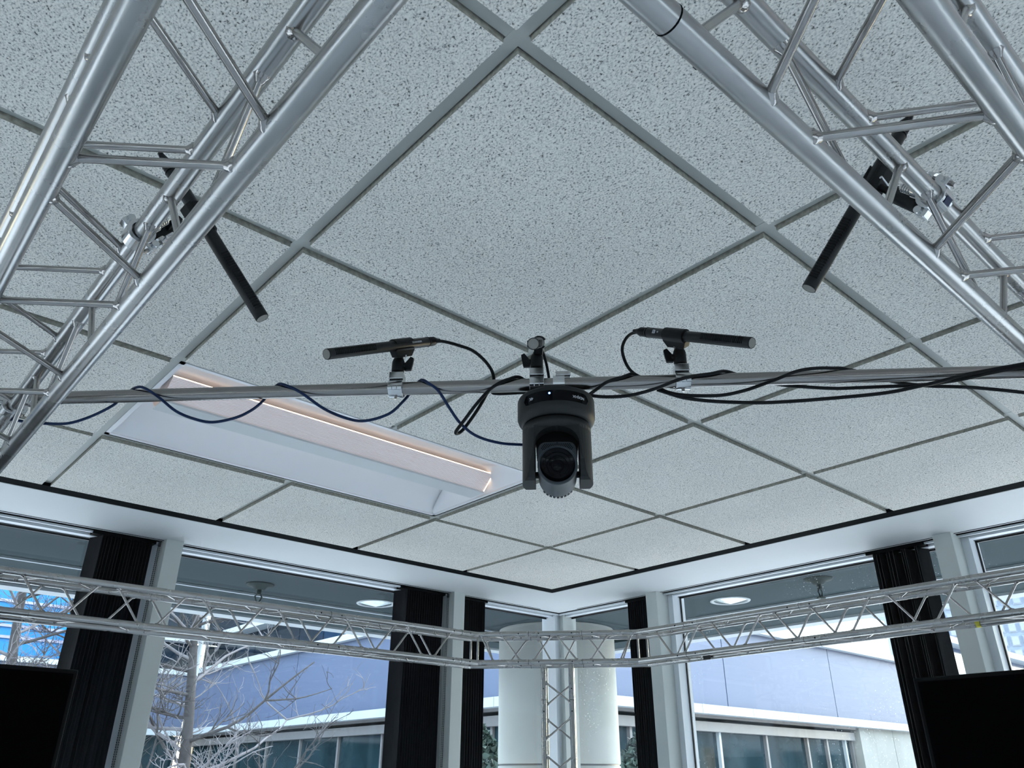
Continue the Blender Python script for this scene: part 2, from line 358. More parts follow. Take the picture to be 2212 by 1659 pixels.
# ------------------------------------------------------------------ troffers
def troffer(x0, y0, label, group='recessed ceiling lights'):
    x1, y1 = x0+2*T, y0+T
    t = thing('ceiling_light', label, 'light', (x0+T, y0+T/2, BZ), group)
    g = bh; ym = (y0+y1)/2-.012; z0 = BZ+.001; zt = BZ+.072
    f = MB().box((x0+g, y0+g, z0-.003), (x1-g, y0+g+.012, z0+.01)).box((x0+g, y1-g-.012, z0-.003), (x1-g, y1-g, z0+.01)).box((x0+g, y0+g, z0-.003), (x0+g+.012, y1-g, z0+.01)).box((x1-g-.012, y0+g, z0-.003), (x1-g, y1-g, z0+.01))
    f.build('frame', 'reflector', t)
    MB().box((x1-g-.0005, y0+g, z0-.004), (x1-g+.003, y1-g, z0)).box((x0+g, y1-g, z0-.004), (x1-g, y1-g+.003, z0)).build('edge_gap', 'black', t)
    ya, yb = y0+g+.01, y1-g-.01; xa, xb = x0+g+.01, x1-g-.01
    for s, ys_, ye in ((1, ya, ym-.078), (-1, yb, ym+.078)):
        n = 10; vs = []
        for k in range(n+1):
            q = k/n; yy = ys_+(ye-ys_)*q; zz = z0+(zt-z0)*math.sin(q*math.pi/2)**.9
            vs += [(xa, yy, zz), (xb, yy, zz)]
        MB().add(vs, [(2*k, 2*k+1, 2*k+3, 2*k+2) for k in range(n)], True).build('wing', 'reflector', t)
    MB().box((xa, ym-.085, zt), (xb, ym+.085, zt+.004)).build('top_plate', 'reflector', t)
    # curved end scoops
    for s, xe, xi in ((1, xb, xb-.085), (-1, xa, xa+.05)):
        n = 8; mseg = 12; vs = []
        for k in range(n+1):
            q = k/n
            for j in range(mseg+1):
                yy = ya+(yb-ya)*j/mseg
                lim = min(1, max(.02, 1-abs(yy-ym)/((yb-ya)/2)))
                hh = (zt-z0)*min(1, math.sin(min(1, lim*1.35)*math.pi/2))
                vs.append((xe+(xi-xe)*q*lim**.5, yy, z0+hh*math.sin(q*math.pi/2)))
        MB().add(vs, [(k*(mseg+1)+j, k*(mseg+1)+j+1, (k+1)*(mseg+1)+j+1, (k+1)*(mseg+1)+j) for k in range(n) for j in range(mseg)], True).build('end_scoop', 'reflector', t)
    # basket: ribbed sloping sides, flat bottom rail
    bx0, bx1 = xa+.035, xb-.028; zb = z0-.006; zu = z0+.050
    for s in (-1, 1):
        vs = [(bx0, ym+s*.030, zb+.004), (bx1, ym+s*.030, zb+.004), (bx1, ym+s*.084, zu), (bx0, ym+s*.084, zu)]
        off = Vector((0, -s*.002, .0015))
        vs2 = [Vector(v)+off for v in vs]
        MB().add(vs+vs2, [(0,1,2,3),(7,6,5,4),(0,4,5,1),(1,5,6,2),(2,6,7,3),(3,7,4,0)]).build('lens', 'lens', t)
        MB().tube([(bx0, ym+s*.084, zu+.002), (bx1, ym+s*.084, zu+.002)], .0010, 6).build('led_strip', 'ledstrip', t)
    MB().tube([(bx1+.002, ym-.084, zu), (bx1+.002, ym-.032, zb+.004)], .0012, 6).build('end_strip', 'ledstrip', t)
    MB().box((bx0, ym-.036, zb), (bx1+.002, ym+.036, zb+.006)).build('bottom_rail', 'soffit', t)
    MB().box((bx0+.01, ym-.05, zt-.014), (bx1-.01, ym+.05, zt-.002)).build('led_board', 'reflector', t)
    return t
troffer(GX, GY+2*T, 'recessed white ceiling light with ribbed lens and warm glow behind the pipe')
troffer(GX-4*T, GY+2*T, 'added recessed white ceiling light further left, outside the window corner bay')  # this and the next two: unseen lights added to brighten the room
troffer(GX-4*T, GY-2*T, 'added recessed white ceiling light behind the viewer on the left')
troffer(GX, GY-2*T, 'added recessed white ceiling light behind the viewer on the right')
# ------------------------------------------------------------------ trusses
RC, HH, PP, GG = .0115, .060, .287, .052
RR = .0039
def brace_mesh(b, p, q, cdir):
    """rod from chord point p to chord point q, with weld collars, ends on the tube surfaces"""
    p = Vector(p); q = Vector(q); d = (q-p).normalized()
    a = p+d*(RC*.8); c = q-d*(RC*.8)
    b.cyl(a, c, RR, n=10, caps=False)
    for e, s in ((a, 1), (c, -1)):
        b.lathe(e, d*s, [(.0088, -.003), (.0082, .001), (.0062, .0035), (.0040, .0075)], n=10)
def face_rods(parent, O, a, off1, off2, ph1, s0, s1, cache, key):
    """chord 1 at offset off1 has foot pairs centred ph1+k*P, chord 2 half a period on"""
    k0 = int((s0-ph1)/PP)-2
    for k in range(k0, k0+80):
        for (u, v, kk) in ((ph1+k*PP+GG/2, ph1+k*PP+PP/2-GG/2, 0), (ph1+(k+1)*PP-GG/2, ph1+k*PP+PP/2+GG/2, 1)):
            if min(u, v) < s0+.012 or max(u, v) > s1-.012: continue
            ck = (key, kk)
            if ck not in cache:
                b = MB(); brace_mesh(b, off1+a*u-a*min(u, v), off2+a*v-a*min(u, v), a); cache[ck] = b.mesh('brace', 'rod')
            inst('brace', cache[ck], parent, O+a*min(u, v))
def truss(name, label, O, a, inn, up, ranges, phases, seams=(), cat='truss', pins=True):
    """ranges: chord -> (s0,s1), chord keys (+1/-1 inner/outer, +1/-1 top/bottom); phases: list of (s0,s1,phi)"""
    t = thing(name, label, cat, O+a*ranges[(1, 1)][0])
    for (si, su), (s0, s1) in ranges.items():
        off = inn*si*HH+up*su*HH
        c = MB().cyl(O+off+a*s0, O+off+a*s1, RC, n=28).build('chord', 'alu', t)
        for s in seams:
            if s0 < s < s1:
                MB().lathe(O+off+a*s, a, [(RC, -.0008), (RC+.0004, -.0006), (RC+.0004, .0006), (RC, .0008)], n=20).build('seam', 'black', c)
                for ds in ((-.045, .045) if pins else ()):
                    for dd in (inn*(-1 if si < 0 else 1),):
                        pc = O+off+a*(s+ds)
                        MB().cyl(pc+dd*(RC-.001), pc+dd*(RC+.0006), .0030, n=8).build('pin', 'bezel', c)
    cache = {}
    I, Uu = inn*HH, up*HH
    for (s0, s1, ph) in phases:
        face_rods(t, O, a, I+Uu, I-Uu, ph, s0, s1, cache, 'in')                # inner face: top chord phi
        face_rods(t, O, a, I-Uu, -I-Uu, ph, s0, s1, cache, 'bot')              # bottom face: inner chord phi
        face_rods(t, O, a, -I+Uu, I+Uu, ph, s0, s1, cache, 'top')              # top face: outer chord phi
        face_rods(t, O, a, -I-Uu, -I+Uu, ph, s0, s1, cache, 'out')
    return t
ZC = .5175
def rotz(v, q): return Vector((v.x*math.cos(q)-v.y*math.sin(q), v.x*math.sin(q)+v.y*math.cos(q), v.z))
# near right (runs along x), near left (runs along y)
a = rotz(X, -.005); inn = rotz(Y, -.005)
R_nr = {(1,1): (.19, 2.74), (1,-1): (.19, 2.74), (-1,1): (.07, 2.86), (-1,-1): (.07, 2.86)}
tr_nr = truss('lighting_truss', 'bright aluminium box truss overhead at the upper right, bearing one black microphone',
      inn*.1387+Z*ZC, a, inn, Z, R_nr, [(.20, .314, .455), (.314, 2.74, .455)], seams=(.314, 1.9))
a = rotz(Y, -.002); inn = rotz(X, -.002)
R_nl = {(1,1): (.22, 2.86), (1,-1): (.22, 2.86), (-1,1): (.22, 2.98), (-1,-1): (.22, 2.98)}
tr_nl = truss('lighting_truss', 'aluminium box truss overhead at the upper left, with warm light on its braces',
      inn*.1026+Z*ZC, a, inn, Z, R_nl, [(.22, 2.86, .4975)], seams=(1.9,))
# far left (runs along x), tilted slightly off the wall
q = -.0345; a = rotz(X, q); inn = -rotz(Y, q); O_fl = rotz(Y, q)*2.9453+Z*ZC
def xy(v): return Vector((v.x, v.y))
def inter(p, d, r, e):
    k = ((r.x-p.x)*e.y-(r.y-p.y)*e.x)/(d.x*e.y-d.y*e.x); return k
chd = Vector((.669, -.743, 0)).normalized(); chn = Vector((.743, .669, 0)).normalized(); Dn = 3.5829
ri = {}; ci0 = {}; ci1 = {}
O_ch = chn*(Dn+HH)+Z*ZC
def off_pt(O, inn_, s): return O+inn_*HH*s
for s in (1, -1):
    k = inter(off_pt(O_fl, inn, s), a, off_pt(O_ch, -chn, s), chd); ri[s] = k
    ci0[s] = inter(off_pt(O_ch, -chn, s), chd, off_pt(O_fl, inn, s), a)
a2 = rotz(Y, -.0027); inn2 = -rotz(X, -.0027); O_fr = rotz(X, -.0027)*2.8201+Z*ZC; rr_ = {}
for s in (1, -1):
    rr_[s] = inter(off_pt(O_fr, inn2, s), a2, off_pt(O_ch, -chn, s), chd)
    ci1[s] = inter(off_pt(O_ch, -chn, s), chd, off_pt(O_fr, inn2, s), a2)
xk = 1/math.cos(q)
def kx(x): return x*xk
tr_fl = truss('lighting_truss', 'aluminium box truss along the left windows, ending at the corner piece', O_fl, a, inn, Z,
      {(s, u): (.17 if s > 0 else .05, ri[s]) for s in (1, -1) for u in (1, -1)}, [(.2, ri[1]-.03, .64)], seams=(1.46, 2.10))
tr_fr = truss('lighting_truss', 'aluminium box truss along the right windows, ending at the corner piece', O_fr, a2, inn2, Z,
      {(s, u): (.08 if s > 0 else .08, rr_[s]) for s in (1, -1) for u in (1, -1)}, [(.2, 1.50, 1.208), (1.51, rr_[1]-.03, 1.645)], seams=(.55, 1.504, 2.03))
# corner piece (chamfer) with vertical struts at the mitres
tc = thing('truss_corner', 'short straight truss corner piece spanning the room corner above the column', 'truss', O_ch+chd*ci0[1])
s_l = ci0[1]
for s in (1, -1):
    for u in (1, -1):
        off = -chn*HH*s+Z*HH*u
        c = MB().cyl(O_ch+off+chd*ci0[s], O_ch+off+chd*ci1[s], RC, n=28).build('chord', 'alu', tc)
        for sm in (.228, .464):
            MB().lathe(O_ch+off+chd*(s_l+sm), chd, [(RC, -.0008), (RC+.0004, -.0006), (RC+.0004, .0006), (RC, .0008)], n=20).build('seam', 'black', c)
            for ds in (-.045, .045):
                pc = O_ch+off+chd*(s_l+sm+ds)-chn*s*0+Z*0
                MB().cyl(pc-chn*(RC-.001), pc-chn*(RC+.0006), .0028, n=8).build('pin', 'bezel', c)
for s in (1, -1):
    for k in (ci0[s], ci1[s]):
        p = O_ch-chn*HH*s+chd*k
        MB().cyl(p-Z*(HH-RC*.7), p+Z*(HH-RC*.7), RR+.0008, n=10, caps=False).build('strut', 'rod', tc)
def fr_rods(pairs, f):
    for (st, sb) in pairs:
        b = MB(); brace_mesh(b, f(st, 1), f(sb, -1), chd); b.build('brace', 'rod', tc)
fr_rods([(.012, .072), (.103, .195), (.335, .245), (.345, .446), (.585, .496), (.685, .636)], lambda s, u: O_ch-chn*HH+chd*(s_l+s)+Z*HH*u)
fr_rods([(.02, .06), (.215, .12), (.26, .33), (.435, .37), (.49, .58), (.68, .62)], lambda s, u: O_ch+chn*HH+chd*(s_l+s)+Z*HH*u)
for zz in (1, -1):
    for i_, (st, sb) in enumerate([(.03, .12), (.22, .14), (.24, .33), (.44, .35), (.46, .55), (.66, .58)]):
        b = MB(); brace_mesh(b, O_ch-chn*HH+chd*(s_l+st)+Z*HH*zz, O_ch+chn*HH+chd*(s_l+sb)+Z*HH*zz, chd); b.build('brace', 'rod', tc)
# vertical leg
sc0 = s_l+.352
O_lg = O_ch+chd*sc0-Z*(2*HH*0)
O_lg = Vector((O_lg.x, O_lg.y, ZC-HH))
tg = truss('upright_truss', 'upright aluminium truss leg under the corner piece in front of the round column', O_lg, -Z, -chn, chd,
      {(s, u): (RC*.6, ZC-HH-FLOOR-.006) for s in (1, -1) for u in (1, -1)}, [(.03, 2.15, .195)], seams=(.155,))
MB().box((O_lg.x-.15, O_lg.y-.15, FLOOR), (O_lg.x+.15, O_lg.y+.15, FLOOR+.006)).build('base_plate', 'alu', tg)
# legs outside the frame that carry the near corner and the two side corners
for lx, ly, lb in ((.10, .14, 'upright aluminium truss leg overhead corner, behind the viewer'), (.10, 2.93, 'upright aluminium truss leg at the far left end of the truss ring'), (2.82, .14, 'upright aluminium truss leg at the far right end of the truss ring')):
    O_ = Vector((lx, ly, ZC-HH if (lx, ly) != (.10, .14) else ZC))
    if (lx, ly) == (.10, .14): continue
    truss('upright_truss', lb, O_, -Z, -Y, X, {(s, u): (.012, O_.z-FLOOR) for s in (1, -1) for u in (1, -1)}, [(.03, 2.15, .195)])
# small dark sticker plates and a yellow tape mark on the far trusses
tag(MB().obox(Vector((1.446, 2.897, ZC+HH))+Vector((0, -.0, 0))+Vector((0, .0585+.0585-.013, -.004)), rotz(X, q), Vector((0,1,0)), Z, .016, .0016, .0065).build('sticker', 'silicone', None, .002), 'small dark oval sticker on the upper rear chord of the left truss', 'sticker')
tag(MB().obox((2.864, 2.0, ZC-HH-.004), X, Y, Z, .0035, .017, .0095).build('sticker', 'silicone', None, .002), 'small dark oval sticker on the lower rear chord of the right truss', 'sticker')
tag(MB().lathe((2.879, .944, ZC-HH), Y, [(RC, -.007), (RC+.0012, -.006), (RC+.0012, .006), (RC, .007)], n=18).build('tape_mark', 'yellow'), 'small yellow tape mark under the right truss', 'tape')
# ------------------------------------------------------------------ crossbar pipe
P0 = Vector((.174, 1.54, .61)); P1 = Vector((1.403, .291, .61)); PD = (P1-P0).normalized(); PN = Z.cross(PD).normalized()
RP = .0116
if PN.dot(Vector((1, 1, 0))) < 0: PN = -PN          # PN points away from the viewer
pipe = tag(MB().cyl(P0-PD*.08, P1+PD*.20, RP, n=40).build('crossbar_pipe', 'pipe'), 'round satin aluminium pipe spanning between the two overhead trusses', 'pipe')
def ring(b, c, ax, r0, r1, hw, n=28):
    b.lathe(c, ax, [(r0, -hw), (r1, -hw), (r1, hw), (r0, hw), (r0, -hw)], n=n, smooth=False)
def swivel_clamp(c, ax, toward, label, wide=.011, group=None):
    """scaffold style half coupler round a chord: two jaws, hinge lug, eye bolt with wing nut"""
    ax = Vector(ax).normalized(); tw = Vector(toward); tw = (tw-ax*tw.dot(ax)).normalized(); sd = ax.cross(tw)
    t = thing('truss_clamp', label, 'clamp', c, group)
    b = MB(); ring(b, c, ax, RC+.0003, RC+.0048, wide); b.build('jaw', 'chrome', t, .0006)
    for s in (-1, 1):
        b = MB(); p = Vector(c)+sd*s*(RC+.008); b.obox(p, ax, tw, sd, wide*.55, .006, .005); b.cyl(p-ax*wide*.8+tw*.004, p+ax*wide*.8+tw*.004, .0045, n=12)
        b.build('lug', 'chrome', t, .001)
    p = Vector(c)+sd*(RC+.0085)
    MB().cyl(p-tw*.012, p+tw*.026, .0026, n=10).build('eye_bolt', 'rod', t)
    b = MB(); b.cyl(p+tw*.014, p+tw*.022, .0062, n=12)
    for s in (-1, 1): b.obox(p+tw*.024+ax*s*.009, ax, tw, sd, .005, .006, .0014)
    b.build('wing_nut', 'chrome', t, .001)
    b = MB(); b.cyl(Vector(c)+tw*(RC+.003), Vector(c)+tw*(RC+.016), .0075, n=16); b.cyl(Vector(c)+tw*(RC+.016), Vector(c)+tw*(RC+.034), .0036, n=12)
    for k in range(5): b.cyl(Vector(c)+tw*(RC+.017+k*.0032), Vector(c)+tw*(RC+.0182+k*.0032), .0058, n=14)
    b.build('threaded_bolt', 'chrome', t)
    return t
BL = lambda y: Vector((.1026+HH-.002*0, y, ZC+HH)); BR = lambda x: Vector((x, .1387+HH-.005*x, ZC+HH))
swivel_clamp(BL(.855), Y, (.55, -.25, .8), 'silver truss clamp round the upper left chord holding the microphone there')
cr = swivel_clamp(BR(.800), X, (.35, .5, .6), 'silver truss clamp with blue label on the upper right chord')
MB().obox(BR(.800)+Vector((0, -.7071, -.7071))*(RC+.0050), X, Vector((0, .7071, -.7071)), Vector((0, .7071, .7071)), .006, .0042, .0003).build('label_plate', 'blue', cr)
swivel_clamp(BL(1.50), Y, (.2, 0, 1), 'silver truss clamp fixing the left end of the pipe')
swivel_clamp(BR(1.46), X, (0, .2, 1), 'silver truss clamp fixing the right end of the pipe')
# ------------------------------------------------------------------ pipe clamps
def pipe_clamp(s, label, up=True, group='silver clamps on the pipe'):
    c = P0+PD*s; t = thing('pipe_clamp', label, 'clamp', c, group); k = 1 if up else -1
    b = MB(); ring(b, c, PD, RP+.0002, RP+.0042, .0125, 32); b.build('collar', 'chrome', t, .0006)
    b = MB(); b.obox(c+Z*k*(RP+.0095), PD, PN, Z, .0125, .0125, .0068); b.build('block', 'chrome', t, .001)
    b = MB(); hz = c-PN*(RP+.0035)-Z*k*.005
    for d in (-.0085, 0, .0085): b.cyl(hz+PD*(d-.0036), hz+PD*(d+.0036), .0042, n=14)
    b.build('hinge', 'chrome', t)
    MB().cyl(c+Z*k*(RP+.016), c+Z*k*(RP+.0195), .0048, n=14).build('stud', 'rod', t)
    MB().cyl(c-Z*k*(RP+.004)-PN*0, c-Z*k*(RP+.009), .0028, n=10).build('set_screw', 'rod', t)
    return c
def s_of(p): return (Vector(p)-P0).dot(PD)
sL, sC, sR = s_of((.654, 1.043, .61)), s_of((.837, .877, .61)), s_of((1.023, .71, .61))
pipe_clamp(sL, 'silver pipe clamp under the left horizontal microphone')
pipe_clamp(sC, 'silver pipe clamp under the middle microphone, behind the camera')
pipe_clamp(sR, 'silver pipe clamp under the right horizontal microphone')
# ------------------------------------------------------------------ microphones
def mic(tip, butt, label, text=None, logo=False, side=None, r=.0092):
    tip = Vector(tip); butt = Vector(butt); ax = (butt-tip).normalized(); L = (butt-tip).length
    t = thing('shotgun_microphone', label, 'microphone', tip, 'shotgun microphones')
    Lb = L-.022
    body = MB().lathe(tip, ax, [(r*.2, .0025), (r*.86, .0025), (r*.94, .0005), (r, .0025), (r, Lb*.62), (r, Lb-.001), (r*.9, Lb+.0015), (0.0001, Lb+.0015)], n=32).build('body', 'micbody', t)
    MB().lathe(tip, ax, [(0.0001, .0006), (r*.86, .0006), (r*.86, .003)], n=28, smooth=False).build('end_grille', 'grille', t)
    # interference slots on both sides: short ribs proud of a shallow dark strip
    u = ax.cross(Z).normalized(); w = ax.cross(u)
    toward = Vector((-(tip.x), -(tip.y), 0)).normalized()
    for sgn in (1, -1):
        b = MB()
        nd = u*sgn
        for k in range(24):
            c = tip+ax*(.014+k*.0036*(L/.25))+nd*(r-.0003)
            b.obox(c, ax, nd, w, .0009, .0009, .0052)
        b.build('slot_ribs', 'plastic', t)
    MB().lathe(tip+ax*Lb, ax, [(r*.88, 0), (r*.92, .002), (r*.92, .016), (r*.62, .022), (r*.42, .030), (.0035, .034), (.0001, .034)], n=24).build('connector', 'plastic', t)
    MB().lathe(tip+ax*(Lb-.003), ax, [(r, 0), (r+.0004, .0004), (r+.0004, .002), (r, .0024)], n=24).build('connector_ring', 'bezel', t)
    if text or logo:
        nrm = u if u.dot(toward) > 0 else -u
        # text reads left to right for someone standing at the viewer's side
        right = Rv-nrm*Rv.dot(nrm); right = ax if ax.dot(Rv) > 0 else -ax
        upv = nrm.cross(right); upv = upv if upv.z > 0 else -upv
        def flat(s_, at_, size, nm):
            cu = bpy.data.curves.new(nm, 'FONT'); cu.body = s_; cu.size = size; cu.extrude = .0001; cu.align_x = 'CENTER'; cu.align_y = 'CENTER'
            o = bpy.data.objects.new(nm+'_c', cu); C.objects.link(o); bpy.context.view_layer.update()
            me = bpy.data.meshes.new_from_object(o.evaluated_get(bpy.context.evaluated_depsgraph_get())); bpy.data.objects.remove(o); me.materials.clear(); me.materials.append(MT['print'])
            mw = Matrix((right, upv, right.cross(upv))).transposed().to_4x4(); mw.translation = at_-ORG[t.name]; me.transform(mw)
            n_ = bpy.data.objects.new(nm, me); C.objects.link(n_); n_.parent = t
        if text: flat(text, tip+ax*(Lb*.84)+nrm*(r+.0006), .0046, 'lettering')
        if logo:
            cc = tip+ax*(Lb*.895)+nrm*(r+.0004)
            b = MB(); zz = right.cross(upv)
            for (px_, py_, w_, h_) in ((-.0024, .0006, .0005, .0026), (.0028, 0, .0005, .0026), (-.0002, -.0026, .003, .0004), (-.0002, .0030, .0022, .0004), (.0004, .0004, .0005, .0022)):
                b.obox(cc+right*px_+upv*py_, right, upv, zz, w_, h_, .0002)
            b.build('logo', 'print', t)
            flat('SE', tip+ax*(Lb*.855)+nrm*(r+.0006), .0042, 'lettering')
    return t
mL = mic((.498, 1.008, .603), (.732, 1.042, .733), 'black shotgun microphone on the pipe pointing left, left of the camera', 'SENNHEISER')
mR = mic((.968, .532, .601), (.970, .750, .719), 'black shotgun microphone on the pipe pointing right, with white logo', None, True)
mC = mic((.686, .726, .574), (.842, .874, .700), 'black shotgun microphone above the camera, pointing straight at the viewer')
mNL = mic((.343, .894, .553), (.187, .954, .78), 'black shotgun microphone behind the upper left truss, slanting down to the right')
mNR = mic((.819, .363, .549), (.886, .219, .771), 'black shotgun microphone behind the upper right truss, slanting down to the left')
# ------------------------------------------------------------------ ball head mounts with clip
def mount(base, axis, clip_at, mic_ax, label, knob_dir, parts_scale=1.):
    base = Vector(base); axis = Vector(axis).normalized(); clip = Vector(clip_at); mic_ax = Vector(mic_ax).normalized()
    t = thing('microphone_mount', label, 'mount', base, 'black microphone mounts')
    h = (clip-base).length; top = base+axis*h*.62
    MB().lathe(base, axis, [(.0001, 0), (.0095, 0), (.0112, .0015), (.0112, h*.42), (.0098, h*.5), (.0085, h*.56), (.0001, h*.56)], n=24).build('ball_housing', 'plastic', t)
    MB().lathe(base+axis*h*.50, (clip-base-axis*h*.5), [(.0068, 0), (.0075, .006), (.0050, .011), (.0042, h*.42)], n=16).build('ball_stem', 'plastic', t)
    kd = Vector(knob_dir).normalized(); kp = base+axis*h*.28
    b = MB(); b.cyl(kp+kd*.008, kp+kd*.015, .0058, n=14)
    pv = axis
    b.prism([(-.006, -.010), (.006, -.010), (.0085, .002), (.010, .014), (.004, .017), (-.001, .010), (-.0055, .004)], -.0035, .0035, kd, axis, kd.cross(axis), kp+kd*.0175)
    b.build('wing_knob', 'plastic', t, .0012)
    up = (clip-base).normalized(); up = (up-mic_ax*up.dot(mic_ax)).normalized(); sd = mic_ax.cross(up)
    # clip: trapezoid foot plus C shaped cradle
    c0 = clip
    b = MB(); b.prism([(-.026, -.002), (-.020, -.0145), (.017, -.0145), (.026, -.002)], -.0075, .0075, mic_ax, up, sd, c0-up*.0065); b.build('clip_foot', 'plastic', t, .001)
    b = MB(); n = 20; vs = []; ro, rin = .0122, .0096
    for e in (-.024, .021):
        for k in range(n+1):
            qq = math.radians(-60)+math.radians(300)*k/n; dv = up*(-math.cos(qq-math.pi/2+math.pi/2-math.radians(90)+math.radians(90)))*0
            ang = math.radians(120)+math.radians(300)*k/n
            for r_ in (rin, ro): vs.append(c0+up*.0105*0+mic_ax*e+up*(math.cos(ang)*r_)+sd*(math.sin(ang)*r_))
    w = 2*(n+1); fs = []
    for k in range(n):
        i = 2*k; fs += [(i, i+2, w+i+2, w+i), (i+1, w+i+1, w+i+3, i+3), (i, i+1, i+3, i+2), (w+i, w+i+2, w+i+3, w+i+1)]
    fs += [(0, w, w+1, 1), (2*n, 2*n+1, w+2*n+1, w+2*n)]
    b.add(vs, fs); b.build('clip_cradle', 'plastic', t)
    MB().cyl(c0-up*.0195-sd*.008, c0-up*.0195+sd*.008, .0022, n=10).build('clip_pin', 'chrome', t)
    return t
def mic_pt(tip, butt, f): return Vector(tip).lerp(Vector(butt), f)
def pmount(s, tip, butt, f, label, kd):
    base = P0+PD*s+Z*(RP+.0195); return mount(base, Z, mic_pt(tip, butt, f), Vector(butt)-Vector(tip), label, kd)
pmount(sL, (.498, 1.008, .603), (.732, 1.042, .733), .66, 'black ball head mount carrying the left pipe microphone', PD)
pmount(sC, (.686, .726, .574), (.842, .874, .700), .93, 'black ball head mount carrying the middle microphone', -PD)
pmount(sR, (.968, .532, .601), (.970, .750, .719), .645, 'black ball head mount carrying the right pipe microphone', -PD)
cl = mic_pt((.343, .894, .553), (.187, .954, .78), .62); bs = BL(.90)+Vector((.022, -.012, .024))
mount(bs, (cl-bs), cl, Vector((.187, .954, .78))-Vector((.343, .894, .553)), 'black ball head mount behind the upper left truss', (0, -1, .2))
cl = mic_pt((.819, .363, .549), (.886, .219, .771), .62); bs = BR(.845)+Vector((-.01, .024, .024))
mount(bs, (cl-bs), cl, Vector((.886, .219, .771))-Vector((.819, .363, .549)), 'black ball head mount behind the upper right truss', (1, 0, .2))
